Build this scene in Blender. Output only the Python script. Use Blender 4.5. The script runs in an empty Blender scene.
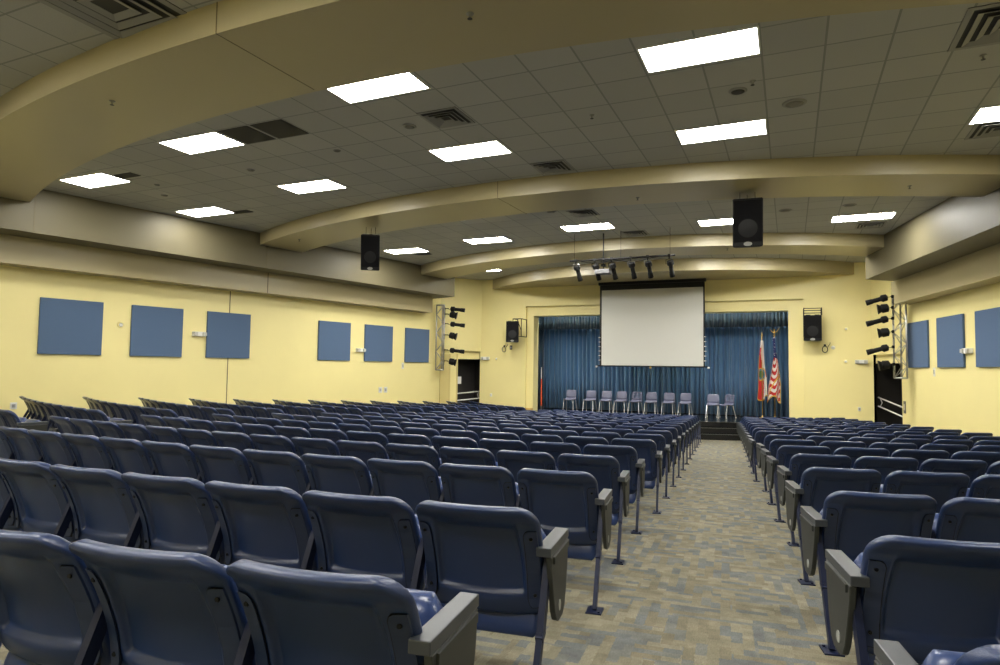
import bpy, bmesh, math, random
from mathutils import Vector, Matrix
random.seed(7)
PI = math.pi
C = bpy.context.scene.collection

# ------------------------------------------------------------------ camera, world, exposure
EYE = 2.10                                   # camera height above the flat floor in front of the stage
PITCH, ROLL, YAW = math.radians(3.15), 0.0140, math.radians(24.2)
fw = Vector((-math.sin(YAW) * math.cos(PITCH), math.cos(YAW) * math.cos(PITCH), math.sin(PITCH)))
r0 = Vector((math.cos(YAW), math.sin(YAW), 0)); u0 = r0.cross(fw)
rt = r0 * math.cos(ROLL) + u0 * math.sin(ROLL); up = -r0 * math.sin(ROLL) + u0 * math.cos(ROLL)
cam_data = bpy.data.cameras.new('camera'); cam = bpy.data.objects.new('camera', cam_data); C.objects.link(cam)
cam.matrix_world = Matrix(((rt.x, up.x, -fw.x, 0), (rt.y, up.y, -fw.y, 0), (rt.z, up.z, -fw.z, EYE), (0, 0, 0, 1)))
cam_data.sensor_width = 36; cam_data.lens = 645 * 36 / 1000; cam_data.clip_start = 0.05; cam_data.clip_end = 200
S = bpy.context.scene
S.camera = cam
S.view_settings.view_transform = 'Standard'; S.view_settings.look = 'None'
S.view_settings.gamma = 1; S.view_settings.use_curve_mapping = False
S.view_settings.exposure = 1.2
w = bpy.data.worlds.new('world'); S.world = w; w.use_nodes = True
w.node_tree.nodes['Background'].inputs[0].default_value = (1, .95, .85, 1)
w.node_tree.nodes['Background'].inputs[1].default_value = 0.0
TROFFER = 16.5                                # emission of the fluorescent diffusers
TROFFER_FRONT = 29.0                          # emission raised in the bays near the stage to brighten the walls

# ------------------------------------------------------------------ materials
MATS = {}
def mat(name, col, rough=.5, metal=0., spec=.5, noise=None, bump=None, emit=None):
    if name in MATS: return MATS[name]
    m = bpy.data.materials.new(name); m.use_nodes = True
    nt = m.node_tree; b = nt.nodes['Principled BSDF']
    b.inputs['Base Color'].default_value = (*col, 1); b.inputs['Roughness'].default_value = rough
    b.inputs['Metallic'].default_value = metal; b.inputs['Specular IOR Level'].default_value = spec
    tc = nt.nodes.new('ShaderNodeTexCoord')
    if noise:                                 # (scale, amount)
        n = nt.nodes.new('ShaderNodeTexNoise'); n.inputs['Scale'].default_value = noise[0]; n.inputs['Detail'].default_value = 4
        nt.links.new(tc.outputs['Object'], n.inputs['Vector'])
        mx = nt.nodes.new('ShaderNodeMixRGB'); mx.blend_type = 'MIX'
        a = noise[1]
        mx.inputs[1].default_value = (*[c * (1 - a) for c in col], 1); mx.inputs[2].default_value = (*[min(1, c * (1 + a)) for c in col], 1)
        nt.links.new(n.outputs['Fac'], mx.inputs[0]); nt.links.new(mx.outputs[0], b.inputs['Base Color'])
    if bump:                                  # (scale, strength)
        n = nt.nodes.new('ShaderNodeTexNoise'); n.inputs['Scale'].default_value = bump[0]; n.inputs['Detail'].default_value = 3
        nt.links.new(tc.outputs['Object'], n.inputs['Vector'])
        bp = nt.nodes.new('ShaderNodeBump'); bp.inputs['Strength'].default_value = bump[1]; bp.inputs['Distance'].default_value = .01
        nt.links.new(n.outputs['Fac'], bp.inputs['Height']); nt.links.new(bp.outputs['Normal'], b.inputs['Normal'])
    if emit:
        b.inputs['Emission Color'].default_value = (*emit[0], 1); b.inputs['Emission Strength'].default_value = emit[1]
    MATS[name] = m
    return m
WALL = mat('yellow_wall_paint', (.84, .74, .34), .42, noise=(1.3, .04), bump=(160, .12))
SIDE = mat('beige_fascia_with_shade', (.145, .128, .076), .48, spec=.3, noise=(.8, .04), bump=(90, .05))  # darker than the walls: dimness of the side fascias put into the colour
SOFFIT = mat('beige_soffit_with_shade', (.41, .355, .20), .34, noise=(.8, .04), bump=(90, .05))  # wall tone lowered: shade on soffits and beams put into the base colour
PLASTIC = mat('navy_seat_plastic', (.013, .030, .100), .28, spec=.55, noise=(6, .12), bump=(420, .1))
PLATE = mat('navy_plate', (.017, .030, .080), .42)
PANELM = mat('folding_seat_plastic', (.020, .042, .135), .30)
STEEL = mat('navy_powder_coat', (.008, .013, .040), .45, spec=.3)
ARM = mat('grey_arm_laminate', (.045, .051, .062), .36, noise=(30, .08))
TABLET = mat('grey_tablet', (.031, .034, .032), .5, noise=(20, .08))
BOLT = mat('dark_bolt', (.02, .02, .02), .35, metal=.8)
WHITE = mat('white_plastic', (.75, .75, .72), .4)
MARK = mat('pale_disc', (.35, .36, .34), .5)
BLACK = mat('black_enclosure', (.005, .005, .006), .5, spec=.3)
GRILLE = mat('black_grille', (.005, .005, .006), .8, spec=.15, bump=(500, .5))
CLOTHP = mat('blue_grey_fabric', (.082, .135, .235), .9, noise=(120, .1), bump=(400, .3))
ALU = mat('aluminium', (.5, .5, .5), .35, metal=.85)
CHROME = mat('chrome', (.62, .64, .66), .25, metal=.45)
SHELL = mat('school_chair_plastic', (.15, .16, .25), .4)
STAGE = mat('black_stage_lino', (.012, .012, .012), .22, noise=(3, .2))
NOSING = mat('stair_nosing', (.10, .10, .09), .35)
WOOD = mat('oak_base', (.62, .42, .12), .45, noise=(8, .15))
SCREEN = mat('screen_fabric', (.56, .56, .52), .9)
BRASS = mat('brass', (.55, .38, .12), .3, metal=.7)
VENT = mat('vent_metal', (.26, .26, .24), .5)
VENTD = mat('vent_dark', (.035, .035, .032), .7)  # dark backing behind louvres and grille blades
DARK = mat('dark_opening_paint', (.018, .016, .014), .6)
SEAM = mat('dark_joint', (.13, .11, .055), .6)  # dark line colour of the plaster joints, also the panel mounting boards
CABLE = mat('black_cable', (.01, .01, .01), .6)
RED = mat('flag_red', (.55, .03, .03), .75); FWHITE = mat('flag_white', (.75, .72, .68), .75)
FBLUE = mat('flag_blue', (.02, .03, .14), .75); GOLD = mat('gold_fringe', (.65, .42, .05), .6)
FGREEN = mat('seal_green', (.06, .16, .06), .7); SKYB = mat('seal_blue', (.12, .22, .38), .7)
ORANGE = mat('orange_red_cloth', (.75, .10, .03), .7)
PAPER = mat('paper', (.8, .8, .78), .8)
LENS = mat('lens_glass', (.03, .03, .035), .08)
GLOW = mat('troffer_diffuser', (.9, .9, .9), .5, emit=((1., .97, .90), TROFFER))
GLOW2 = mat('troffer_diffuser_front', (.9, .9, .9), .5, emit=((1., .97, .90), TROFFER_FRONT))
GLOW3 = mat('troffer_diffuser_rear', (.9, .9, .9), .5, emit=((1., .97, .90), 23.0))
EXITLENS = mat('clear_lens', (.55, .55, .5), .15)

def ceiling_mat():
    m = bpy.data.materials.new('ceiling_tiles'); m.use_nodes = True; nt = m.node_tree; b = nt.nodes['Principled BSDF']
    tc = nt.nodes.new('ShaderNodeTexCoord'); mp = nt.nodes.new('ShaderNodeMapping')
    mp.inputs['Location'].default_value = (5.225 + 1.245 * 20, -6.175 + .63 * 20, 0)
    nt.links.new(tc.outputs['Object'], mp.inputs['Vector'])
    br = nt.nodes.new('ShaderNodeTexBrick'); br.offset = 0; br.squash = 1
    br.inputs['Scale'].default_value = 1; br.inputs['Brick Width'].default_value = .6225; br.inputs['Row Height'].default_value = .63
    br.inputs['Mortar Size'].default_value = .012; br.inputs['Mortar Smooth'].default_value = .1
    br.inputs['Color1'].default_value = (.42, .42, .39, 1); br.inputs['Color2'].default_value = (.38, .38, .355, 1)
    br.inputs['Mortar'].default_value = (.25, .26, .24, 1)
    nt.links.new(mp.outputs[0], br.inputs['Vector']); nt.links.new(br.outputs['Color'], b.inputs['Base Color'])
    n = nt.nodes.new('ShaderNodeTexNoise'); n.inputs['Scale'].default_value = 60
    nt.links.new(tc.outputs['Object'], n.inputs['Vector'])
    bp = nt.nodes.new('ShaderNodeBump'); bp.inputs['Strength'].default_value = .25; bp.inputs['Distance'].default_value = .01
    nt.links.new(n.outputs['Fac'], bp.inputs['Height']); nt.links.new(bp.outputs[0], b.inputs['Normal'])
    b.inputs['Roughness'].default_value = .85
    return m
def carpet_mat():
    m = bpy.data.materials.new('woven_carpet'); m.use_nodes = True; nt = m.node_tree; b = nt.nodes['Principled BSDF']
    L = nt.links.new; N = nt.nodes.new
    tc = N('ShaderNodeTexCoord')
    def bricks(rot, bw, bh, c1, c2, loc):
        mp = N('ShaderNodeMapping'); mp.inputs['Rotation'].default_value = (0, 0, rot); mp.inputs['Location'].default_value = (20 + loc, 30 + loc, 0)
        wn = N('ShaderNodeTexNoise'); wn.inputs['Scale'].default_value = 55; L(tc.outputs['Object'], wn.inputs['Vector'])
        wa = N('ShaderNodeVectorMath'); wa.operation = 'MULTIPLY_ADD'; L(wn.outputs['Color'], wa.inputs[0]); wa.inputs[1].default_value = (.02, .02, 0); L(tc.outputs['Object'], wa.inputs[2])
        L(wa.outputs[0], mp.inputs['Vector'])
        br = N('ShaderNodeTexBrick'); br.offset = .5; br.inputs['Scale'].default_value = 1
        br.inputs['Brick Width'].default_value = bw; br.inputs['Row Height'].default_value = bh; br.inputs['Mortar Size'].default_value = 0
        br.inputs['Color1'].default_value = c1; br.inputs['Color2'].default_value = c2; br.inputs['Mortar'].default_value = c1
        L(mp.outputs[0], br.inputs['Vector']); return br.outputs['Color']
    a0 = math.radians(-4.9)
    big = bricks(a0, .17, .055, (0, 0, 0, 1), (1, 1, 1, 1), 0)
    tall = bricks(a0 + PI / 2, .16, .055, (0, 0, 0, 1), (1, 1, 1, 1), 3.3)
    sel = bricks(a0, .23, .23, (0, 0, 0, 1), (1, 1, 1, 1), 7.1)
    st = N('ShaderNodeMath'); st.operation = 'GREATER_THAN'; st.inputs[1].default_value = .5; L(sel, st.inputs[0])
    mx = N('ShaderNodeMixRGB'); L(st.outputs[0], mx.inputs[0]); L(big, mx.inputs[1]); L(tall, mx.inputs[2])
    cr = N('ShaderNodeValToRGB'); e = cr.color_ramp; e.interpolation = 'CONSTANT'
    e.elements[0].position = 0; e.elements[0].color = (.215, .215, .19, 1)
    e.elements[1].position = .20; e.elements[1].color = (.325, .28, .175, 1)
    for p, c in ((.50, (.28, .235, .145, 1)), (.68, (.365, .32, .205, 1)), (.86, (.255, .245, .20, 1))):
        x = e.elements.new(p); x.color = c
    L(mx.outputs[0], cr.inputs[0])
    n = N('ShaderNodeTexNoise'); n.inputs['Scale'].default_value = 9; n.inputs['Detail'].default_value = 6; L(tc.outputs['Object'], n.inputs['Vector'])
    mp2 = N('ShaderNodeMapping'); mp2.inputs['Scale'].default_value = (260, 40, 1); mp2.inputs['Rotation'].default_value = (0, 0, a0); L(tc.outputs['Object'], mp2.inputs['Vector'])
    n2 = N('ShaderNodeTexNoise'); n2.inputs['Scale'].default_value = 1; L(mp2.outputs[0], n2.inputs['Vector'])
    ad = N('ShaderNodeMath'); ad.operation = 'MULTIPLY_ADD'; L(n2.outputs['Fac'], ad.inputs[0]); ad.inputs[1].default_value = .7; ad.inputs[2].default_value = .65
    ad2 = N('ShaderNodeMath'); ad2.operation = 'MULTIPLY_ADD'; L(n.outputs['Fac'], ad2.inputs[0]); ad2.inputs[1].default_value = .9; ad2.inputs[2].default_value = .55
    pr = N('ShaderNodeMath'); pr.operation = 'MULTIPLY'; L(ad.outputs[0], pr.inputs[0]); L(ad2.outputs[0], pr.inputs[1])
    mu = N('ShaderNodeMixRGB'); mu.blend_type = 'MULTIPLY'; mu.inputs[0].default_value = 1; gm = N('ShaderNodeMixRGB'); gm.blend_type = 'MULTIPLY'; gm.inputs[0].default_value = 1; gm.inputs[2].default_value = (.64, .68, .76, 1); L(cr.outputs[0], gm.inputs[1]); L(gm.outputs[0], mu.inputs[1]); L(pr.outputs[0], mu.inputs[2])
    L(mu.outputs[0], b.inputs['Base Color']); b.inputs['Roughness'].default_value = .95; b.inputs['Specular IOR Level'].default_value = .15
    bp = N('ShaderNodeBump'); bp.inputs['Strength'].default_value = .4; bp.inputs['Distance'].default_value = .004
    L(n2.outputs['Fac'], bp.inputs['Height']); L(bp.outputs[0], b.inputs['Normal'])
    return m
def curtain_mat(name, col):
    m = mat(name, col, .8); nt = m.node_tree; b = nt.nodes['Principled BSDF']
    tc = nt.nodes.new('ShaderNodeTexCoord'); mp = nt.nodes.new('ShaderNodeMapping'); mp.inputs['Scale'].default_value = (9, 9, .35)
    nt.links.new(tc.outputs['Object'], mp.inputs['Vector'])
    n = nt.nodes.new('ShaderNodeTexNoise'); n.inputs['Scale'].default_value = 1; n.inputs['Detail'].default_value = 3
    nt.links.new(mp.outputs[0], n.inputs['Vector'])
    mx = nt.nodes.new('ShaderNodeMixRGB'); mx.inputs[1].default_value = (*[c * .55 for c in col], 1); mx.inputs[2].default_value = (*[c * 1.45 for c in col], 1)
    nt.links.new(n.outputs['Fac'], mx.inputs[0]); nt.links.new(mx.outputs[0], b.inputs['Base Color'])
    b.inputs['Sheen Weight'].default_value = .3
    return m
CEIL = ceiling_mat(); CARPET = carpet_mat()
CURTAIN = curtain_mat('blue_stage_velour', (.075, .19, .36)); VALANCE = curtain_mat('blue_valance_velour', (.016, .055, .11))

# ------------------------------------------------------------------ mesh helpers
def obj(name, bm, m, parent=None, smooth=False, label=None):
    me = bpy.data.meshes.new(name); bm.normal_update(); bm.to_mesh(me); bm.free()
    for x in (m if isinstance(m, (list, tuple)) else [m]): me.materials.append(x)
    if smooth:
        for p in me.polygons: p.use_smooth = True
        try: me.set_sharp_from_angle(angle=math.radians(40))
        except Exception: pass
    o = bpy.data.objects.new(name, me); C.objects.link(o)
    if parent is not None: o.parent = parent
    if label: o['label'] = label
    return o
def tag(o, label, cat, group=None, kind=None):
    o['label'] = label; o['category'] = cat
    if group: o['group'] = group
    if kind: o['kind'] = kind
    return o
def thing(name, label, cat, loc=(0, 0, 0), rz=0, group=None, rot=None):
    o = bpy.data.objects.new(name, None); C.objects.link(o); o.empty_display_size = .1
    o.location = loc; o.rotation_euler = rot if rot else (0, 0, rz)
    return tag(o, label, cat, group)
def struct(name, bm, m, smooth=False):
    o = obj(name, bm, m, None, smooth); o['kind'] = 'structure'; return o
def box(bm, x0, x1, y0, y1, z0, z1, M=None, bev=0, mi=0):
    vs = [bm.verts.new(Vector(p)) for p in ((x0, y0, z0), (x1, y0, z0), (x1, y1, z0), (x0, y1, z0), (x0, y0, z1), (x1, y0, z1), (x1, y1, z1), (x0, y1, z1))]
    fs = [bm.faces.new([vs[i] for i in f]) for f in ((0, 3, 2, 1), (4, 5, 6, 7), (0, 1, 5, 4), (1, 2, 6, 5), (2, 3, 7, 6), (3, 0, 4, 7))]
    for f in fs: f.material_index = mi
    if bev:
        es = list({e for f in fs for e in f.edges})
        r = bmesh.ops.bevel(bm, geom=es, offset=bev, segments=2, affect='EDGES', profile=.6)
        vs = list({v for f in r['faces'] for v in f.verts} | {v for v in vs if v.is_valid})
        for v in list(vs):
            for f in v.link_faces: f.material_index = mi
    if M is not None:
        seen = set()
        for v in vs:
            if v.is_valid and v not in seen: v.co = M @ v.co; seen.add(v)
    return vs
def cyl(bm, p0, p1, r, n=12, r2=None, caps=True, mi=0):
    p0 = Vector(p0); p1 = Vector(p1); d = (p1 - p0).normalized()
    a = d.orthogonal().normalized(); b = d.cross(a); r2 = r if r2 is None else r2
    A = [bm.verts.new(p0 + (a * math.cos(2 * PI * i / n) + b * math.sin(2 * PI * i / n)) * r) for i in range(n)]
    B = [bm.verts.new(p1 + (a * math.cos(2 * PI * i / n) + b * math.sin(2 * PI * i / n)) * r2) for i in range(n)]
    for i in range(n):
        f = bm.faces.new((A[i], A[(i + 1) % n], B[(i + 1) % n], B[i])); f.material_index = mi; f.smooth = True
    if caps:
        f = bm.faces.new(A[::-1]); f.material_index = mi; f = bm.faces.new(B); f.material_index = mi
def tube(bm, pts, r, n=8, mi=0):
    pts = [Vector(p) for p in pts]; rings = []
    pa = None
    for i, p in enumerate(pts):
        d = (pts[min(i + 1, len(pts) - 1)] - pts[max(i - 1, 0)]).normalized()
        a = d.orthogonal().normalized() if pa is None else (pa - d * pa.dot(d)).normalized(); pa = a; b = d.cross(a)
        rings.append([bm.verts.new(p + (a * math.cos(2 * PI * k / n) + b * math.sin(2 * PI * k / n)) * r) for k in range(n)])
    for i in range(len(rings) - 1):
        for k in range(n):
            f = bm.faces.new((rings[i][k], rings[i][(k + 1) % n], rings[i + 1][(k + 1) % n], rings[i + 1][k])); f.material_index = mi; f.smooth = True
    bm.faces.new(rings[0][::-1]).material_index = mi; bm.faces.new(rings[-1]).material_index = mi
def bar(bm, p0, p1, wx, wy, mi=0):           # rectangular bar between two points; wx measured along X
    p0 = Vector(p0); p1 = Vector(p1); d = (p1 - p0).normalized()
    a = Vector((1, 0, 0)); a = (a - d * a.dot(d))
    a = a.normalized() if a.length > .1 else Vector((0, 1, 0)); b = d.cross(a)
    v = [bm.verts.new(p + a * sx * wx / 2 + b * sy * wy / 2) for p in (p0, p1) for sx, sy in ((-1, -1), (1, -1), (1, 1), (-1, 1))]
    for f in ((0, 1, 2, 3), (7, 6, 5, 4), (0, 4, 5, 1), (1, 5, 6, 2), (2, 6, 7, 3), (3, 7, 4, 0)):
        bm.faces.new([v[i] for i in f]).material_index = mi
def prism(bm, poly, z0, z1, mi=0):           # plan polygon extruded upwards
    a = [bm.verts.new((x, y, z0)) for x, y in poly]; b = [bm.verts.new((x, y, z1)) for x, y in poly]; n = len(poly)
    fs = [bm.faces.new(a[::-1]), bm.faces.new(b)] + [bm.faces.new((a[i], a[(i + 1) % n], b[(i + 1) % n], b[i])) for i in range(n)]
    for f in fs: f.material_index = mi
    return fs
def extrude_x(bm, poly, x0, x1, mi=0):       # (y, z) outline extruded along X
    a = [bm.verts.new((x0, y, z)) for y, z in poly]; b = [bm.verts.new((x1, y, z)) for y, z in poly]; n = len(poly)
    fs = [bm.faces.new(a), bm.faces.new(b[::-1])] + [bm.faces.new((a[(i + 1) % n], a[i], b[i], b[(i + 1) % n])) for i in range(n)]
    for f in fs: f.material_index = mi
def lathe(bm, prof, n=20, mi=0, ctr=(0, 0, 0)):
    rings = [[bm.verts.new((ctr[0] + r * math.cos(2 * PI * k / n), ctr[1] + r * math.sin(2 * PI * k / n), ctr[2] + z)) for k in range(n)] for r, z in prof]
    for i in range(len(rings) - 1):
        for k in range(n):
            f = bm.faces.new((rings[i][k], rings[i][(k + 1) % n], rings[i + 1][(k + 1) % n], rings[i + 1][k])); f.material_index = mi; f.smooth = True
    bm.faces.new(rings[0][::-1]).material_index = mi; bm.faces.new(rings[-1]).material_index = mi
def new(): return bmesh.new()

# ------------------------------------------------------------------ the hall: geometry shared by everything
CX, CY = -4.36, 28.9                         # centre of the concentric rows, beams and stage apron
H = 5.55                                     # ceiling
def depth(Y): return min(1.375 + .044 * (Y - 3.5), EYE)
def floor_z(x, y): return max(0., EYE - depth(CY - math.hypot(x - CX, y - CY)))
def LW(y): return -16.49 + .205 * y          # left wall line
def RW(y): return 7.20 - .201 * y            # right wall line
YB, YF, YS = -4.0, 22.8, 21.4                # back wall, front wall, where the side walls turn in
LC, RC = (-11.05, YF), (2.31, YF)            # front corners
T = .25

# floor
bm = new(); nx, ny = 60, 60
g = [[bm.verts.new((-18.5 + 27.5 * i / nx, YB - .3 + (YF + .6 - YB) * j / ny, 0)) for i in range(nx + 1)] for j in range(ny + 1)]
for row in g:
    for v in row: v.co.z = floor_z(v.co.x, v.co.y)
for j in range(ny):
    for i in range(nx): bm.faces.new((g[j][i], g[j][i + 1], g[j + 1][i + 1], g[j + 1][i]))
struct('floor', bm, CARPET, True)
# ceiling
bm = new(); prism(bm, [(-18.5, YB - .3), (9, YB - .3), (9, YF + .3), (-18.5, YF + .3)], H, H + .1); struct('ceiling', bm, CEIL)
# walls
def wall_run(bm, p, q, z0, z1, out, t=T):
    p = Vector(p); q = Vector(q); d = (q - p).normalized(); n = Vector((d.y, -d.x)) * out * t
    prism(bm, [tuple(p), tuple(q), tuple(q + n), tuple(p + n)], z0, z1)
REC = .12                                    # the lower part of each splayed return stands back
def side_wall(nm, ln, corner, sgn, zs, holes, zh):
    bm = new(); wall_run(bm, (ln(YB - .3), YB - .3), (ln(YS), YS), -.2, H, sgn)
    p, q = Vector((ln(YS), YS)), Vector(corner); d = (q - p).normalized(); nrm = Vector((d.y, -d.x)) * sgn
    wall_run(bm, p, q, zs, H, sgn, .30)
    p2 = p + nrm * REC; L = (q - p).length; a, e = holes; e = L if e is None else e
    if a > .02: wall_run(bm, p2, p2 + d * a, -.2, zs, sgn, .15)
    if e < L - .02: wall_run(bm, p2 + d * e, p2 + d * L, -.2, zs, sgn, .15)
    wall_run(bm, p2 + d * a, p2 + d * min(e, L), zh, zs, sgn, .15)
    struct(nm, bm, WALL)
    return p2, d, nrm, a, e
DL = side_wall('wall_left', LW, LC, -1, 2.74, (.80, None), 2.43)
DR = side_wall('wall_right', RW, RC, 1, 2.66, (.12, None), 2.40)
bm = new(); prism(bm, [(-18.5, YB - .3), (9, YB - .3), (9, YB), (-18.5, YB)], -.2, H); struct('wall_back', bm, WALL)
# front wall with the proscenium opening and its stepped-back surround
OX0, OX1, OZ = -8.89, -.03, 4.10
SX0, SX1, SZ = -9.17, .42, 4.46
bm = new()
prism(bm, [(LC[0] - .04, YF), (SX0, YF), (SX0, YF + .12), (LC[0] - .04, YF + .12)], -.2, H)
prism(bm, [(SX1, YF), (RC[0] + .04, YF), (RC[0] + .04, YF + .12), (SX1, YF + .12)], -.2, H)
prism(bm, [(SX0, YF), (SX1, YF), (SX1, YF + .12), (SX0, YF + .12)], SZ, H)
prism(bm, [(LC[0] - .04, YF + .12), (OX0, YF + .12), (OX0, YF + .62), (LC[0] - .04, YF + .62)], -.2, H)
prism(bm, [(OX1, YF + .12), (RC[0] + .04, YF + .12), (RC[0] + .04, YF + .62), (OX1, YF + .62)], -.2, H)
prism(bm, [(OX0, YF + .12), (OX1, YF + .12), (OX1, YF + .62), (OX0, YF + .62)], OZ, H)
struct('wall_front', bm, WALL)
# stage house behind the opening (black masking)
bm = new()
prism(bm, [(-9.8, YF + .62), (-9.7, YF + .62), (-9.7, 26), (-9.8, 26)], .4, 5.5)
prism(bm, [(1.0, YF + .62), (1.1, YF + .62), (1.1, 26), (1.0, 26)], .4, 5.5)
prism(bm, [(-9.8, 26), (1.1, 26), (1.1, 26.1), (-9.8, 26.1)], .4, 5.5)
struct('wall_stage', bm, DARK)
bm = new(); prism(bm, [(-9.8, YF + .62), (1.1, YF + .62), (1.1, 26.1), (-9.8, 26.1)], 5.5, 5.6); struct('ceiling_stage', bm, DARK)

# soffits and curved beams
NT = [0]
def trim(bm, m=SOFFIT, smooth=False):
    NT[0] += 1; return struct('trim_%d' % NT[0], bm, m, smooth)
def L1(y): return -15.24 + .205 * y
def R1(y): return 5.95 - .205 * y
S1Z, S2Z = 4.65, 4.08
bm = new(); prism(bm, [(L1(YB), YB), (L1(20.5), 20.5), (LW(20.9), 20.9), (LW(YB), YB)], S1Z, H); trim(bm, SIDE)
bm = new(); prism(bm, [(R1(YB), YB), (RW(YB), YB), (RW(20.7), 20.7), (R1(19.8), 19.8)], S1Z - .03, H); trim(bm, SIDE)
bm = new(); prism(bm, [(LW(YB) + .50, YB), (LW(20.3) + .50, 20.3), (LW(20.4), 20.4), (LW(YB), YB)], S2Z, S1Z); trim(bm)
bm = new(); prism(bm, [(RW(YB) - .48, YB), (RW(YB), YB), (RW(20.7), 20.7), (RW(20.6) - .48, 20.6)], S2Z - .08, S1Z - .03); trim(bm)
def arcpt(r, a): return (CX + r * math.sin(a), CY - r * math.cos(a))
def solve_arc(r, line, sgn):                # angle where the arc meets a side line
    a = 0
    for _ in range(4000):
        x, y = arcpt(r, a)
        if (x - line(y)) * sgn > 0: break
        a += sgn * .001
    return a + sgn * .004
def beam(r_out, r_in, z0, n=64):
    bm = new(); rows = []
    for r in (r_out, r_in):
        a0 = solve_arc(r, L1, -1); a1 = solve_arc(r, R1, 1)
        rows.append([arcpt(r, a0 + (a1 - a0) * i / n) for i in range(n + 1)])
    o, i_ = rows
    V = [[bm.verts.new((x, y, z)) for x, y in rr] for rr, z in ((o, H + .02), (o, z0), (i_, z0), (i_, H + .02))]
    for k in range(n):
        for j in range(3): bm.faces.new((V[j][k], V[j + 1][k], V[j + 1][k + 1], V[j][k + 1]))
        bm.faces.new((V[3][k], V[0][k], V[0][k + 1], V[3][k + 1]))
    bm.faces.new([V[j][0] for j in range(4)][::-1]); bm.faces.new([V[j][n] for j in range(4)])
    bmesh.ops.recalc_face_normals(bm, faces=bm.faces)
    o = trim(bm, SOFFIT, True); return o
BZ = 5.24
beam(24.58, 23.18, BZ); beam(18.20, 16.90, BZ); beam(12.35, 11.08, BZ)
# drop above the stage apron: from the front wall outwards
bm = new(); r = 8.72; a0 = -math.acos((CY - YF - .02) / r); n = 56
arc = [arcpt(r, a0 + (-2 * a0) * i / n) for i in range(n + 1)]
lo = [bm.verts.new((x, y, EYE + 3.08)) for x, y in arc]; hi = [bm.verts.new((x, y, H + .02)) for x, y in arc]
for k in range(n): bm.faces.new((lo[k], lo[k + 1], hi[k + 1], hi[k]))
bm.faces.new(lo[::-1]); bm.faces.new(hi); bm.faces.new((lo[-1], lo[0], hi[0], hi[-1]))
bmesh.ops.recalc_face_normals(bm, faces=bm.faces); trim(bm, SOFFIT, True)
# fine joints in the plaster (thin raised beads)
def on_left(y, off=0.): return LW(y) + off
def seam_box(x, y, z0, z1, rz):
    bm = new(); M = Matrix.Translation((x, y, 0)) @ Matrix.Rotation(rz, 4, 'Z'); box(bm, -.004, .004, -.012, .012, z0, z1, M); trim(bm, SEAM)
AL = math.atan(.205)
seam_box(LW(12.9), 12.9, .4, S2Z, -AL); seam_box(L1(7.75), 7.75, S1Z, H, -AL); seam_box(LW(13.6) + .5, 13.6, S2Z, S1Z, -AL)
seam_box(L1(12.9), 12.9, S1Z, H, -AL); seam_box(LW(7.4) + .5, 7.4, S2Z, S1Z, -AL)
for r_, a_ in ((24.58, math.asin((-4.95 - CX) / 24.58)), (18.2, math.asin((-4.9 - CX) / 18.2))):
    x, y = arcpt(r_, a_); bm = new(); box(bm, x - .004, x + .004, y - .006, y + .01, BZ, H); trim(bm, SEAM)
    x2, y2 = arcpt(r_ - 1.35, a_); bm = new(); bar(bm, (x, y, BZ), (x2, y2, BZ), .008, .006); trim(bm, SEAM)
# oak strip at the foot of the proscenium
bm = new(); prism(bm, [(-9.9, YF - .03), (SX0, YF - .03), (SX0, YF + .09), (OX0 + .0, YF + .09), (OX0, YF + .12), (-9.9, YF + .12)], .5, .60)
o = struct('baseboard_front', bm, WOOD)

# doorways in the two splayed returns
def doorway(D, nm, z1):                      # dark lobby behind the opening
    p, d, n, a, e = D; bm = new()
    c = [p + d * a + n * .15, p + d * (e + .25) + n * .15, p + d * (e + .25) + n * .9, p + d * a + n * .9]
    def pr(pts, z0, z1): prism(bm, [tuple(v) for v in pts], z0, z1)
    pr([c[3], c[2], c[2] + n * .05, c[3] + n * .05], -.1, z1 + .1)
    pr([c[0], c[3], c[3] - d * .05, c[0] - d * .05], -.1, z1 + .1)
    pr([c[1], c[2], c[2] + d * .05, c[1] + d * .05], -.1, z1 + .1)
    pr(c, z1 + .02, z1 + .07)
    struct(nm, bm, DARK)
doorway(DL, 'door_1', 2.43); doorway(DR, 'door_3', 2.40)
P1, d1, n1, a1_, e1 = DL; P2, d2, n2, a2, e2 = DR
DFP = mat('door_frame_paint', (.66, .55, .22), .4)
bm = new(); prism(bm, [tuple(P1 + d1 * .10 - n1 * .02), tuple(P1 + d1 * .44 - n1 * .02), tuple(P1 + d1 * .44 + n1 * .01), tuple(P1 + d1 * .10 + n1 * .01)], -.05, 2.60)
struct('door_2', bm, DFP)
bm = new()
for u in (.06, .44, .755): prism(bm, [tuple(P1 + d1 * u - n1 * .035), tuple(P1 + d1 * (u + .045) - n1 * .035), tuple(P1 + d1 * (u + .045) + n1 * .01), tuple(P1 + d1 * u + n1 * .01)], -.05, 2.62)
struct('trim_90', bm, DFP)

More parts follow.
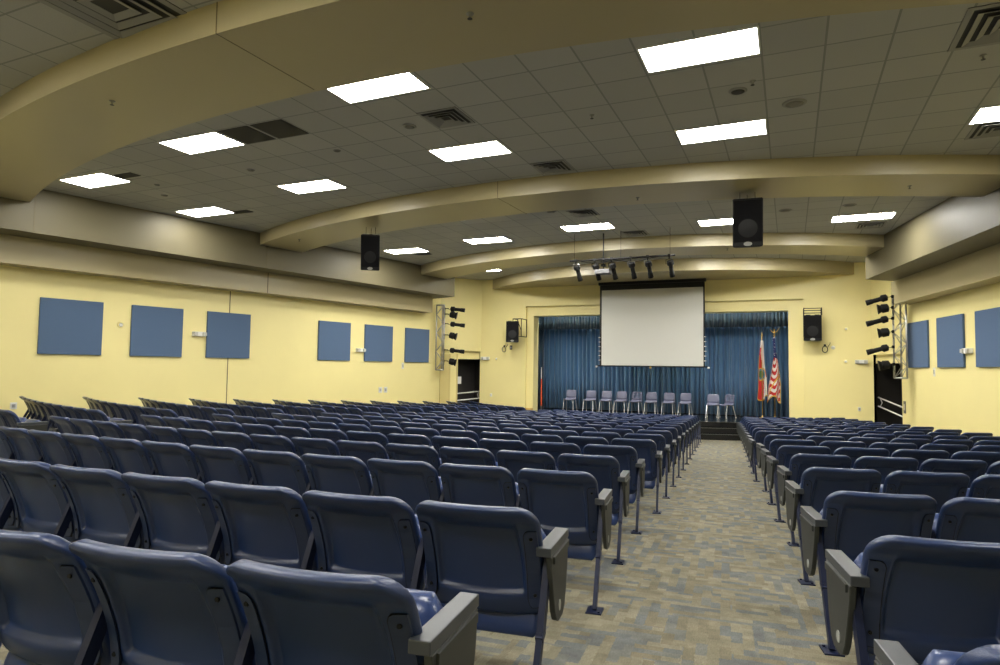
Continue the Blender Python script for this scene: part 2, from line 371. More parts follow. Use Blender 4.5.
# ------------------------------------------------------------------ stage
stage = thing('stage_steps', 'low black steps with pale nosings up to the stage at the end of the aisle', 'steps', (CX, 21, 0))
bm = new(); r = 7.85; ph = math.acos((CY - YF) / r); n = 40
arc = [arcpt(r, -ph + 2 * ph * i / n) for i in range(n + 1)]
poly = [(x - CX, y - 21) for x, y in arc] + [(RC[0] - .1 - CX, YF - 21), (OX1 - CX, YF + .62 - 21), (1.0 - CX, YF + .62 - 21), (1.0 - CX, 5), (-9.7 - CX, 5), (-9.7 - CX, YF + .62 - 21), (OX0 - CX, YF + .62 - 21), (LC[0] + .1 - CX, YF - 21)]
poly = [(x - CX, y - 21) for x, y in arc] + [(OX1 - CX, YF - 21), (OX1 - CX, YF + .63 - 21), (1.0 - CX, YF + .63 - 21), (1.0 - CX, 5), (-9.7 - CX, 5), (-9.7 - CX, YF + .63 - 21), (OX0 - CX, YF + .63 - 21), (OX0 - CX, YF - 21)]
prism(bm, [(x + CX, y + 21) for x, y in poly], 0, .5); struct('floor_stage', bm, STAGE)
aa = math.asin((-1.95 - CX) / 8.1)
for k, (z, ro) in enumerate(((.167, 8.47), (.333, 8.19))):
    bm = new(); n = 10
    A = [arcpt(ro, aa - .13 + .24 * i / n) for i in range(n + 1)]; B = [arcpt(7.86, aa - .13 + .24 * i / n) for i in range(n + 1)]
    prism(bm, [(x - CX, y - 21) for x, y in A + B[::-1]], 0, z)
    st_ = obj('step', bm, STAGE, stage)
    bm = new(); A2 = [arcpt(ro - .04, aa - .13 + .24 * i / n) for i in range(n + 1)]
    prism(bm, [(x - CX, y - 21) for x, y in A + A2[::-1]], z, z + .008); obj('nosing', bm, NOSING, st_)
bm = new(); A = [arcpt(7.85, aa - .13 + .24 * i / 10) for i in range(11)]; B = [arcpt(7.81, aa - .13 + .24 * i / 10) for i in range(11)]
prism(bm, [(x - CX, y - 21) for x, y in A + B[::-1]], .5, .508); obj('nosing', bm, NOSING, stage)

# curtains
def pleated(x0, x1, y, z0, z1, amp, wl, seed, n_per=8):
    rnd = random.Random(seed); bm = new(); N = int((x1 - x0) / wl * n_per); rows = []
    phs = 0; xs = []
    for i in range(N + 1):
        x = x0 + (x1 - x0) * i / N; phs += 2 * PI / n_per * (.75 + .5 * math.sin(i * .13 + seed) ** 2)
        xs.append((x, y + amp * math.sin(phs) + amp * .4 * math.sin(phs * .37 + seed)))
    zz = [z0, z0 + (z1 - z0) * .35, z0 + (z1 - z0) * .7, z1]
    for q, z in enumerate(zz):
        k = (1.1, 1.0, .85, .6)[q]
        rows.append([bm.verts.new((x, y + (yy - y) * k, z)) for x, yy in xs])
    for q in range(3):
        for i in range(N): bm.faces.new((rows[q][i], rows[q][i + 1], rows[q + 1][i + 1], rows[q + 1][i]))
    return bm
def solid(o, t):
    md = o.modifiers.new('thickness', 'SOLIDIFY'); md.thickness = t; md.offset = 0
cu = obj('stage_curtain', pleated(-9.6, -4.40, 24.75, .52, 4.6, .075, .17, 1), CURTAIN, None, True)
tag(cu, 'long pleated blue stage curtain hanging across the left half of the opening', 'curtain', 'main stage curtains'); solid(cu, .012)
cu = obj('stage_curtain', pleated(-4.45, .95, 24.75, .52, 4.6, .075, .17, 2), CURTAIN, None, True)
tag(cu, 'long pleated blue stage curtain across the right half of the opening, behind the flags', 'curtain', 'main stage curtains'); solid(cu, .012)
cu = obj('curtain_valance', pleated(-9.6, .95, 24.2, 3.66, 4.6, .04, .12, 3), VALANCE, None, True)
tag(cu, 'short dark blue pleated valance across the top of the stage opening', 'valance'); solid(cu, .012)
for x0, x1, lb in ((-9.66, -9.0, 'left'), (.02, .66, 'right')):
    cu = obj('side_drape', pleated(x0, x1, 24.42, .52, 4.6, .06, .13, 5), VALANCE, None, True)
    tag(cu, 'narrow dark blue side drape just inside the %s edge of the stage opening' % lb, 'curtain', 'side drapes'); solid(cu, .012)
for x, wl in ((-8.0, 'leftmost of five'), (-6.2, 'second from left'), (-4.4, 'middle one'), (-2.6, 'second from right'), (-.8, 'rightmost of five')):  # unseen lights added here to brighten the curtain
    t = thing('added_curtain_light', 'unseen light added for the curtain, behind the stage opening top, ' + wl, 'added light', (x, 23.66, 5.49), 0, 'added lights above the stage')
    bm = new(); box(bm, -.62, .62, -.12, .12, -.04, 0, bev=.005); obj('housing', bm, VENT, t)
    bm = new(); box(bm, -.59, .59, -.09, .09, -.05, -.041); obj('diffuser', bm, GLOW2, t)
# red cloth at the left edge of the stage
t = thing('rolled_banner', 'orange-red rolled cloth on a pale pole leaning inside the left stage edge', 'banner', (-8.84, 23.68, .5), rot=(0, 0, 0))
bm = new(); cyl(bm, (0, 0, 0), (-.02, .03, 1.65), .012, 8); obj('pole', bm, WHITE, t)
bm = new(); cyl(bm, (0, 0, .16), (-.012, .02, 1.20), .035, 10, .02); obj('rolled_cloth', bm, ORANGE, t, True)

# ------------------------------------------------------------------ projection screen
t = thing('projection_screen', 'large white pull-down projection screen with black border hanging before the curtain', 'screen', (-4.35, 22.3, 2.2))
bm = new(); box(bm, -1.79, 1.79, -.004, .004, .03, 3.00)
x0, x1, z0, z1 = -1.72, 1.74, .05, 2.70
obj('border', bm, BLACK, t)
bm = new(); box(bm, x0, x1, -.008, -.005, z0, z1); obj('image_surface', bm, SCREEN, t)
bm = new(); box(bm, -1.83, 1.83, -.07, .07, 2.88, 2.985, bev=.01); obj('housing', bm, BLACK, t)
bm = new(); cyl(bm, (-1.88, 0, .03), (1.88, 0, .03), .022, 10); obj('bottom_bar', bm, BLACK, t)
for s in (-1, 1):
    bm = new(); lathe(bm, [(.001, -.035), (.035, -.03), (.035, .03), (.001, .035)], 10, 0, (s * 1.90, 0, .0)); obj('end_cap', bm, WHITE, t)
    for k in range(6):
        bm = new(); box(bm, s * 1.80 - .035, s * 1.80 + .035, -.012, .004, .22 + k * .16, .24 + k * .16); obj('tension_tab', bm, WHITE, t)
bm = new(); box(bm, -.03, .03, -.03, 0, -.05, .02, bev=.004); obj('pull_handle', bm, BRASS, t)

# ------------------------------------------------------------------ ceiling: lights, vents, speakers, sprinklers
ORD = ['first', 'second', 'third', 'fourth', 'fifth', 'sixth', 'seventh', 'eighth', 'ninth', 'tenth', 'eleventh', 'twelfth', 'thirteenth', 'fourteenth', 'fifteenth', 'sixteenth', 'seventeenth']
def troffer(x, y, label, grp, w_=.61):
    t = thing('ceiling_light', label, 'ceiling light', (x, y, H), 0, grp)
    bm = new()
    for a in ((-w_, w_, -.305, -.285), (-w_, w_, .285, .305), (-w_, -w_ + .02, -.285, .285), (w_ - .02, w_, -.285, .285)): box(bm, *a, -.012, 0)
    obj('frame', bm, WHITE, t)
    bm = new(); box(bm, -w_ + .02, w_ - .02, -.285, .285, -.008, -.001); obj('diffuser', bm, GLOW2 if y > 12 else (GLOW3 if y < 3 else GLOW), t)
N1 = 'lights between the first two curved beams'; N2 = 'lights between the second and third beams'
LIGHTS = [(-.86, 7.05, 'bright rectangular ceiling light nearest the camera, just past the first beam, right of centre', N1),
 (-4.63, 6.44, 'rectangular ceiling light against the first curved beam, above a square diffuser, centre-left', N1),
 (-8.36, 7.12, 'rectangular ceiling light beside the two dark return grilles', N1),
 (-12.0, 7.85, 'leftmost rectangular ceiling light, close to the left side soffit', N1),
 (-4.62, 9.02, 'rectangular ceiling light in front of the square diffuser, centre of the first tiled bay', N1),
 (-.87, 9.63, 'rectangular ceiling light below the round downlight, just before the second beam', N1),
 (-8.38, 9.70, 'rectangular ceiling light above the left end of the second beam', N1),
 (-12.08, 10.45, 'rectangular ceiling light with a slot grille at its far corner, left soffit side', N1),
 (2.88, 10.28, 'rectangular ceiling light cut by the right picture edge above a diffuser', N1),
 (-4.45, 15.0, 'distant ceiling light above the lighting pipe, between second and third beams', N2),
 (-7.43, 15.62, 'distant ceiling light to the right of the small peeking one, above the third beam', N2),
 (1.50, 16.15, 'distant ceiling light at far right near the right side soffit', N2),
 (-10.4, 16.23, 'distant ceiling light just right of the left hanging loudspeaker', N2),
 (-1.30, 15.53, 'distant ceiling light partly hidden behind the right hanging loudspeaker', N2),
 (-7.5, 12.98, 'sliver of ceiling light peeking out under the far edge of the second beam', N2),
 (-9.55, 20.38, 'small far ceiling light in the corner bay left of the stage drop', 'lights over the stage front')]
for x, y, lb, gp in LIGHTS: troffer(x, y, lb, gp, .30 if y > 20 else .61)
for x, y, lb in ((-7.2, 19.15, 'left of centre'), (-1.6, 19.15, 'right of centre'), (.35, 19.5, 'at the right end')):
    troffer(x, y, 'ceiling light hidden behind the third beam, %s' % lb, 'lights over the stage front')
for x, y, lb in ((-3.3, 12.98, 'centre'), (1.0, 13.3, 'right'), (-10.6, 13.4, 'left')):
    pass
for x, y, lb in ((-4.6, 2.3, 'centre'), (-.9, 2.3, 'right'), (-8.4, 2.6, 'left'), (-12.1, 2.9, 'far left'), (2.9, 2.9, 'far right'), (-4.6, -1.6, 'rear centre'), (-.9, -1.6, 'rear right'), (-8.4, -1.6, 'rear left')):
    troffer(x, y, 'ceiling light above and behind the camera, %s' % lb, 'lights over the rear rows')

def diffuser(x, y, label, s=.60, depthn=4):
    t = thing('ceiling_vent', label, 'air vent', (x, y, H), 0, 'square ceiling diffusers')
    bm = new(); box(bm, -s / 2, s / 2, -s / 2, s / 2, -.006, -.001); obj('backing', bm, VENTD, t)
    for k in range(depthn):
        r = s / 2 * (1 - k * .22); r2 = r - s * .065; bm = new()
        z0, z1 = -.008, -.03
        o_ = [bm.verts.new((sx * r, sy * r, z1 if k else z0)) for sx, sy in ((-1, -1), (1, -1), (1, 1), (-1, 1))]
        i_ = [bm.verts.new((sx * r2, sy * r2, z0)) for sx, sy in ((-1, -1), (1, -1), (1, 1), (-1, 1))]
        for j in range(4): bm.faces.new((o_[j], o_[(j + 1) % 4], i_[(j + 1) % 4], i_[j]))
        o = obj('louvre_ring', bm, VENT, t); solid(o, .004)
diffuser(-5.95, 3.95, 'large square louvred diffuser at top left, before the first beam', 1.15)
diffuser(-4.31, 7.67, 'square louvred diffuser between two ceiling lights, centre-left')
diffuser(-3.68, 10.27, 'square louvred diffuser against the second beam')
diffuser(2.02, 7.62, 'square louvred diffuser in the top right corner of the picture', .9)
diffuser(2.72, 10.92, 'square louvred diffuser under the light at right picture edge', .7)
diffuser(-4.13, 13.6, 'square louvred diffuser just past the second beam, beside a ceiling speaker')
diffuser(-3.53, 16.1, 'square louvred diffuser just before the third beam')
diffuser(1.75, 17.1, 'square louvred diffuser by the far right ceiling light')
def grille(x, y, wx, wy, label, n=8):
    t = thing('ceiling_grille', label, 'air vent', (x, y, H), 0, 'slot and return grilles')
    bm = new(); box(bm, -wx / 2, wx / 2, -wy / 2, wy / 2, -.006, -.001); obj('backing', bm, VENTD, t)
    bm = new()
    for k in range(n): yy = -wy / 2 + wy * (k + .5) / n; box(bm, -wx / 2 + .02, wx / 2 - .02, yy - .004, yy + .004, -.012, -.006)
    obj('blades', bm, mat('grille_blade', (.07, .07, .065), .6), t)
grille(-7.42, 7.12, .58, .58, 'dark square return grille, left one of the pair beside a ceiling light', 22)
grille(-6.78, 7.12, .58, .58, 'dark square return grille, right one of the pair', 22)
grille(-11.15, 7.85, .55, .22, 'small slotted grille beside the leftmost ceiling light')
grille(-11.3, 10.75, .55, .22, 'small slotted grille at the far corner of a left ceiling light')
grille(-10.2, 16.9, .5, .2, 'small slotted grille past the light near the left hanging loudspeaker')
def disc(name, x, y, z, r, label, cat, grp, hole=True):
    t = thing(name, label, cat, (x, y, z), 0, grp)
    bm = new(); lathe(bm, [(r * .98, 0), (r, -.006), (r * .9, -.014), (r * .72, -.014)], 24); obj('rim', bm, VENT, t)
    bm = new(); lathe(bm, [(r * .72, -.015), (r * .3, -.017), (.002, -.018)], 24); obj('grille', bm, VENTD if hole else mat('speaker_cloth', (.2, .2, .18), .8), t)
disc('ceiling_speaker', -4.95, 7.74, H, .10, 'small round ceiling speaker left of the central square diffuser', 'ceiling speaker', 'ceiling speakers', False)
disc('ceiling_speaker', .09, 8.93, H, .15, 'round ceiling speaker with wide grille right of the downlight', 'ceiling speaker', 'ceiling speakers', False)
disc('ceiling_speaker', -4.75, 13.2, H, .12, 'round ceiling speaker just past the second beam left of a diffuser', 'ceiling speaker', 'ceiling speakers', False)
disc('ceiling_speaker', -.05, 14.9, H, .14, 'round ceiling speaker right of the right hanging loudspeaker', 'ceiling speaker', 'ceiling speakers', False)
disc('ceiling_speaker', 1.16, 14.9, H, .14, 'round ceiling speaker above the far right ceiling light', 'ceiling speaker', 'ceiling speakers', False)
disc('downlight', -.55, 8.27, H, .11, 'round recessed dark downlight between the two right ceiling lights', 'downlight', 'downlights')
disc('smoke_detector', -6.6, 8.2, H, .06, 'small round detector between left-centre ceiling lights', 'smoke detector', 'smoke detectors', False)
disc('smoke_detector', -11.7, 9.1, H, .07, 'small round detector between the two leftmost ceiling lights', 'smoke detector', 'smoke detectors', False)
disc('smoke_detector', -11.15, 8.5, H, .05, 'tiny round detector past the leftmost slotted grille', 'smoke detector', 'smoke detectors', False)
disc('smoke_detector', -8.7, 8.46, H, .07, 'small oval-looking detector between two left ceiling lights', 'smoke detector', 'smoke detectors', False)
def sprinkler(x, y, z, label):
    t = thing('sprinkler_head', label, 'sprinkler', (x, y, z), 0, 'sprinkler heads')
    bm = new(); lathe(bm, [(.035, 0), (.035, -.006), (.012, -.01), (.012, -.03), (.007, -.045)], 12); obj('escutcheon', bm, VENT, t)
    bm = new(); lathe(bm, [(.022, -.047), (.024, -.050)], 12); obj('deflector', bm, BOLT, t)
sprinkler(-.37, 8.05, H, 'sprinkler head right beside the round downlight')
sprinkler(-2.42, 8.33, H, 'sprinkler head alone in the tiles right of the central ceiling light')
sprinkler(1.94, 8.32, H, 'sprinkler head below the top right diffuser')
sprinkler(-7.4, 5.0, BZ, 'sprinkler head under the first beam, left part')
sprinkler(-2.56, 4.95, BZ, 'sprinkler head under the first beam near the top of the picture')
sprinkler(-2.5, 11.6, BZ, 'sprinkler head under the middle of the second beam')
sprinkler(1.86, 12.5, BZ, 'sprinkler head under the right end of the second beam')
sprinkler(-11.15, 12.5, BZ, 'sprinkler head under the left end of the second beam')
sprinkler(-1.43, 17.3, BZ, 'sprinkler head under the third beam above the screen')

# ------------------------------------------------------------------ hanging and wall loudspeakers
def cabinet(bm, w_, h_, d_, taper=.8):       # trapezoid plan, front towards -Y
    prism(bm, [(-w_ / 2, -d_ / 2), (w_ / 2, -d_ / 2), (w_ / 2 * taper, d_ / 2), (-w_ / 2 * taper, d_ / 2)], -h_ / 2, h_ / 2)
    bmesh.ops.bevel(bm, geom=list(bm.edges), offset=.012, segments=2, affect='EDGES')
def loudspeaker(x, y, z, w_, h_, d_, rz, tilt, label, grp, hang=None, bracket=0):
    t = thing('loudspeaker', label, 'loudspeaker', (x, y, z), 0, grp); M = Matrix.Rotation(rz, 4, 'Z') @ Matrix.Rotation(tilt, 4, 'X')
    bm = new(); cabinet(bm, w_, h_, d_); bm.transform(M); obj('cabinet', bm, BLACK, t)
    bm = new(); box(bm, -w_ * .46, w_ * .46, -d_ / 2 - .012, -d_ / 2 - .002, -h_ * .40, h_ * .46, bev=.004); bm.transform(M); g_ = obj('grille', bm, GRILLE, t)
    bm = new(); lathe(bm, [(w_ * .30, 0), (w_ * .32, .006), (w_ * .12, .012), (.002, .012)], 24)
    bm.transform(M @ Matrix.Translation((0, -d_ / 2 - .012, -h_ * .12)) @ Matrix.Rotation(PI / 2, 4, 'X')); obj('woofer', bm, BLACK, g_, True)
    bm = new(); lathe(bm, [(w_ * .13, 0), (w_ * .14, .006), (w_ * .05, .004), (.002, .004)], 20)
    bm.transform(M @ Matrix.Translation((0, -d_ / 2 - .012, -h_ * .44)) @ Matrix.Rotation(PI / 2, 4, 'X') @ Matrix.Scale(.55, 4, (0, 1, 0))); obj('badge', bm, VENT, t, True)
    bm = new()
    for s in (-1, 1): box(bm, s * w_ * .25 - .07, s * w_ * .25 + .07, -.05, .05, h_ / 2, h_ / 2 + .02, bev=.003)
    bm.transform(M); obj('rigging_plate', bm, ALU if hang else BOLT, t)
    if hang:
        for s in ((-w_ * .25, -.06), (0, .08), (w_ * .25, -.06)):
            p0 = M @ Vector((s[0], s[1], h_ / 2 + .015)); bm = new(); cyl(bm, p0, (p0.x, p0.y, hang - z), .005, 6); obj('suspension_cable', bm, CABLE, t)
    if bracket:                               # square tube frame carrying the cabinet on its outer side
        bm = new(); s = bracket; zt, zb = h_ / 2 + .10, -h_ * .22
        for a, b in (((0, 0, zt), (s * .34, 0, zt)), ((s * .34, 0, zt), (s * .34, .53, zt)), ((0, 0, zt), (0, .53, zt)), ((s * .34, 0, zt), (s * .34, 0, zb)),
                     ((s * .34, 0, zb), (s * .34, .53, zb)), ((s * .16, 0, zb), (s * .34, 0, zb)), ((s * .16, 0, zt), (s * .34, 0, .05)), ((0, 0, zt), (0, 0, h_ / 2)), ((s * .34, .53, zt), (s * .34, .53, zb))):
            tube(bm, [a, b], .016, 6)
        obj('bracket', bm, BLACK, t)
    return t
loudspeaker(-8.70, 12.1, EYE + 2.60, .42, .80, .40, math.radians(32), math.radians(14), 'black loudspeaker hung on cables from the second beam, left one', 'hanging loudspeakers', hang=BZ)
loudspeaker(-.66, 12.1, EYE + 2.62, .50, .84, .40, math.radians(5), math.radians(8), 'black loudspeaker hung on cables from the second beam, right one', 'hanging loudspeakers', hang=BZ)
loudspeaker(-9.47, 22.25, EYE + 1.36, .48, .78, .40, math.radians(18), 0, 'black loudspeaker on a tube bracket left of the stage opening', 'wall loudspeakers', bracket=1)
def wallspk():
    t = loudspeaker(.67, 22.45, EYE + 1.39, .52, .80, .40, math.radians(-3), math.radians(3), 'black loudspeaker on a wall bracket right of the stage opening', 'wall loudspeakers')
    bm = new()
    for z in (.46, .54, .61):
        tube(bm, [(-.25, -.15, z), (.25, -.15, z)], .012, 6); tube(bm, [(-.25, -.15, z), (-.25, .33, z)], .012, 6); tube(bm, [(.25, -.15, z), (.25, .33, z)], .012, 6)
    for s in (-.25, .25): tube(bm, [(s, -.15, .39), (s, -.15, .63)], .014, 6); tube(bm, [(s, .33, -.25), (s, .33, .63)], .014, 6)
    tube(bm, [(-.25, .33, -.1), (-.16, .15, -.1)], .012, 6); tube(bm, [(.25, .33, -.1), (.16, .15, -.1)], .012, 6)
    obj('bracket', bm, BLACK, t)
wallspk()

# ------------------------------------------------------------------ theatre fixtures
def ellipsoidal(bm, M, L=.55, r=.085):       # long profile spot along +X from the origin yoke
    b2 = new()
    prof = [(.03, -.16), (.09, -.13), (.10, -.02), (.085, .0), (.062, .02), (.062, .20), (.07, .22), (.078, .36), (.072, .37)]
    k = L / .53; lathe(b2, [(a * r / .085, z * k) for a, z in prof], 16)
    b2.transform(M @ Matrix.Rotation(PI / 2, 4, 'Y')); me = bpy.data.meshes.new('t'); b2.to_mesh(me); b2.free(); bm.from_mesh(me); bpy.data.meshes.remove(me)
def fresnel(bm, M, r=.11):
    b2 = new(); lathe(b2, [(.05, -.15), (r * .9, -.12), (r, .02), (r * .8, .05), (r * 1.15, .13)], 16)
    b2.transform(M @ Matrix.Rotation(PI / 2, 4, 'Y')); me = bpy.data.meshes.new('t'); b2.to_mesh(me); b2.free(); bm.from_mesh(me); bpy.data.meshes.remove(me)
LAMP = mat('spot_housing', (.006, .006, .006), .6, spec=.2)
# pipe under the ceiling before the third beam
PY = 15.7
t = thing('lighting_pipe', 'thin black lighting pipe hung under the ceiling above the screen', 'lighting pipe', (-3.8, PY, EYE + 2.76))
bm = new(); cyl(bm, (-1.32, 0, 0), (1.32, 0, 0), .026, 10); obj('pipe', bm, LAMP, t)
for x in (-1.2, .0, 1.2):
    bm = new(); cyl(bm, (x, 0, 0), (x, .0, H - EYE - 2.76), .005, 6); obj('hanger_rod', bm, LAMP, t)
bm = new(); tube(bm, [(-1.1, .03, -.01), (-.6, .04, -.10), (-.2, .03, -.02), (.3, .04, -.11), (.75, .03, -.03), (1.2, .03, .02)], .008, 6); obj('power_cable', bm, CABLE, t)
names = ['leftmost of the six', 'second from the left of the six', 'just right of the white projector', 'third from the right of the six', 'second from the right of the six', 'rightmost of the six']
for i, x in enumerate((-4.96, -4.46, -4.03, -3.55, -3.14, -2.62)):
    t = thing('spotlight', 'black stage spotlight hanging from the ceiling pipe, ' + names[i], 'stage light', (x, PY, EYE + 2.76), 0, 'spotlights on the ceiling pipe')
    bm = new(); M = Matrix.Translation((.02, .08, -.22)) @ Matrix.Rotation(PI / 2 - .3 + i * .03, 4, 'Z') @ Matrix.Rotation(math.radians(62), 4, 'Y') @ Matrix.Scale(.72, 4)
    ellipsoidal(bm, M, .60, .10); obj('housing', bm, LAMP, t, True)
    bm = new(); cyl(bm, (0, 0, .03), (0, 0, -.08), .016, 8); box(bm, -.03, .03, -.03, .03, -.03, .035, bev=.005); obj('clamp', bm, LAMP, t)
    bm = new(); tube(bm, [(-.085, .05, -.20), (-.085, .03, -.10), (0, .0, -.07), (.085, .03, -.10), (.085, .05, -.20)], .008, 6); obj('yoke', bm, ALU if i in (0, 3, 4) else LAMP, t)
t = thing('projector', 'small white projector on a black ceiling drop pole between the spotlights', 'projector', (-4.28, PY + .15, EYE + 2.46))
bm = new(); box(bm, -.19, .19, -.15, .15, -.055, .055, bev=.015); b_ = obj('body', bm, mat('projector_grey', (.13, .13, .135), .6, spec=.2), t)
bm = new(); cyl(bm, (-.06, .15, 0), (-.06, .18, 0), .04, 16); obj('lens', bm, LENS, t, True)
bm = new(); cyl(bm, (0, 0, .05), (0, 0, H - EYE - 2.46), .016, 10); obj('drop_pole', bm, LAMP, t)
bm = new(); box(bm, -.07, .07, -.07, .07, .055, .08, bev=.005); box(bm, -.05, .05, -.05, .05, .14, .20, bev=.01); obj('mount_plate', bm, LAMP, t)

def truss(x, y, z0, z1, wd, rz, label, loc_lamps, sgn, grp):
    t = thing('light_truss', label, 'truss', (x, y, z0), rz, 'wall trusses')
    hgt = z1 - z0
    for sx in (-1, 1):
        bm = new(); cyl(bm, (sx * wd / 2, 0, 0), (sx * wd / 2, 0, hgt), .024, 10); obj('chord', bm, ALU, t)
    bm = new(); cyl(bm, (0, wd * .8, 0), (0, wd * .8, hgt), .024, 10); obj('chord', bm, ALU, t)
    bm = new(); n = 7
    for k in range(n):
        za, zb = hgt * k / n, hgt * (k + 1) / n; s = 1 if k % 2 else -1
        tube(bm, [(s * wd / 2, 0, za), (-s * wd / 2, 0, zb)], .011, 6)
        tube(bm, [(s * wd / 2, 0, za), (0, wd * .8, zb)], .010, 6); tube(bm, [(-s * wd / 2, 0, zb), (0, wd * .8, za)], .010, 6)
    obj('lacing', bm, ALU, t)
    for z in (0, hgt):
        bm = new()
        for a, b in (((-wd / 2, 0, z), (wd / 2, 0, z)), ((-wd / 2, 0, z), (0, wd * .8, z)), ((wd / 2, 0, z), (0, wd * .8, z))): tube(bm, [a, b], .024, 8)
        obj('end_frame', bm, ALU, t)
    bm = new(); tube(bm, [(0, wd * .8, hgt * .9), (0, wd * .8 + .25, hgt * .9)], .02, 6); tube(bm, [(0, wd * .8, hgt * .1), (0, wd * .8 + .25, hgt * .1)], .02, 6); obj('wall_stay', bm, ALU, t)
    return t
def side_lamp(x, y, z, kind, ang, droop, label, grp, reach):
    t = thing('spotlight', label, 'stage light', (x, y, z), ang, grp)
    bm = new(); cyl(bm, (-.02, 0, 0), (reach, 0, 0), .014, 8); box(bm, -.03, .03, -.03, .03, -.04, .04, bev=.006); obj('side_arm', bm, LAMP, t)
    M = Matrix.Translation((reach + .08, 0, -.01)) @ Matrix.Rotation(droop, 4, 'Y')
    bm = new()
    if kind: ellipsoidal(bm, M @ Matrix.Translation((.14, 0, 0)), .55, .085)
    else: fresnel(bm, M @ Matrix.Translation((.10, 0, 0)), .125)
    obj('housing', bm, LAMP, t, True)
    bm = new(); tube(bm, [(reach - .02, -.13, -.02), (reach - .05, -.12, 0), (reach - .06, 0, 0), (reach - .05, .12, 0), (reach - .02, .13, -.02), (reach + .1, .13, -.02)], .007, 6); obj('yoke', bm, LAMP, t)
    bm = new(); tube(bm, [(reach * .2, .02, 0), (reach * .1, .03, -.16), (-.02, .03, -.2)], .006, 6); obj('cable', bm, CABLE, t)
tx, ty = -11.80, 20.85
truss(tx, ty, EYE - .10, EYE + 2.30, .30, math.radians(10), 'vertical aluminium lattice truss on the left wall end carrying six stage lights', None, 1, None)
wh = ['long black spotlight, topmost', 'short black spotlight, second from top', 'long black spotlight, third from top', 'short black spotlight, fourth from top', 'long black spotlight, fifth from top', 'short black spotlight, lowest']
for i, py in enumerate((308, 313.5, 323.2, 334.5, 349.5, 360.5)):
    h = (366.9 - py) * 23.8 / 645
    side_lamp(tx + .14, ty + .05, EYE + h, i % 2 == 0, math.radians(18 + (i % 3) * 4), math.radians(6 if i % 2 == 0 else 14), wh[i] + ' on the left wall truss', 'spotlights on the left truss', .16)
rx, ry = 2.74, 20.4
truss(rx, ry, EYE - .12, EYE + 2.05, .30, math.radians(-12), 'vertical aluminium lattice truss on the right wall end carrying six stage lights', None, -1, None)
for i, py in enumerate((295.5, 306.5, 317.5, 331, 346.5, 364)):
    h = (373.3 - py) * 17.4 / 645
    side_lamp(rx - .16, ry, EYE + h, i % 2 == 0, math.radians(180 - 8 + (i % 3) * 5), math.radians(16 if i % 2 == 0 else 8), wh[i] + ' on the right wall truss', 'spotlights on the right truss', .05)

# ------------------------------------------------------------------ acoustic panels
def acoustic(side, y0, y1, z0, z1, label):
    ln = LW if side < 0 else RW
    p, q = Vector((ln(y0), y0)), Vector((ln(y1), y1)); d = (q - p).normalized(); L = (q - p).length
    rz = math.atan2(d.y, d.x); t = thing('acoustic_panel', label, 'acoustic panel', (p.x, p.y, z0), rz, 'blue acoustic wall panels')
    s = -1 if side < 0 else 1
    bm = new(); y_ = (0.005, .055); box(bm, 0, L, min(s * y_[0], s * y_[1]), max(s * y_[0], s * y_[1]), 0, z1 - z0, bev=.008); obj('fabric_face', bm, CLOTHP, t)
    bm = new(); box(bm, .04, L - .04, min(0, s * .01), max(0, s * .01), .04, z1 - z0 - .04); obj('mounting_board', bm, SEAM, t)
PLAB = ['nearest the camera', 'second from the camera', 'third from the camera, beside an emergency light', 'fourth from the camera', 'fifth from the camera, beside an emergency light', 'farthest, next to the truss']
for i, (a, b) in enumerate(((8.56, 9.79), (10.41, 11.63), (12.27, 13.50), (15.80, 17.04), (17.65, 18.90), (19.52, 20.74))):
    acoustic(-1, a, b, EYE + .165, EYE + 1.385, 'square blue-grey acoustic panel on the left wall, ' + PLAB[i])
for a, b, lb in ((20.86, 19.55, 'farthest, next to the truss'), (19.01, 17.68, 'middle one of three'), (17.12, 15.86, 'nearest, cut by the picture edge')):
    acoustic(1, b, a, EYE + .165, EYE + 1.385, 'square blue-grey acoustic panel on the right wall, ' + lb)

# ------------------------------------------------------------------ small wall fittings
def on_wall(side, y, z):
    ln = LW if side < 0 else RW
    a = math.atan(.205)
    return (ln(y), y, z), (math.pi / 2 - a if side < 0 else -math.pi / 2 + a)      # local +Y... faces along local -Y into the room
def emlight(loc, rz, label):
    t = thing('emergency_light', label, 'emergency light', loc, rz, 'white emergency lights')
    bm = new(); box(bm, -.17, .17, -.09, 0, -.06, .06, bev=.012); obj('body', bm, WHITE, t)
    for s in (-1, 1):
        bm = new(); box(bm, s * .12 - .05, s * .12 + .05, -.13, -.085, -.045, .05, bev=.01); obj('lamp_head', bm, EXITLENS, t)
def LWF(y, z): (l, r_) = on_wall(-1, y, z); return l, r_
l, r_ = LWF(12.06, EYE + .77); emlight(l, r_, 'white emergency light on the left wall between second and third blue panels')
l, r_ = LWF(17.47, EYE + .52); emlight(l, r_, 'white emergency light on the left wall between fourth and fifth blue panels')
(l, r_) = on_wall(1, 17.5, EYE + .53); emlight(l, r_, 'white emergency light on the right wall, between two blue panels')
emlight((-10.84, YF, EYE + .365), 0, 'white emergency light on the front wall, left of the stage')
emlight((2.02, YF, EYE + .345), 0, 'white emergency light on the front wall, right of the stage near a doorway')
def wdisc(loc, rz, r, label, name='wall_sensor', cat='sensor'):
    t = thing(name, label, cat, loc, rz, 'round wall fittings')
    bm = new(); lathe(bm, [(r, 0), (r, .012), (r * .8, .02)], 20); bm.transform(Matrix.Rotation(PI / 2, 4, 'X')); obj('base', bm, WALL if cat == 'sensor' else WHITE, t)
    bm = new(); lathe(bm, [(r * .6, .02), (r * .3, .028)], 16); bm.transform(Matrix.Rotation(PI / 2, 4, 'X')); obj('cap', bm, WHITE, t)
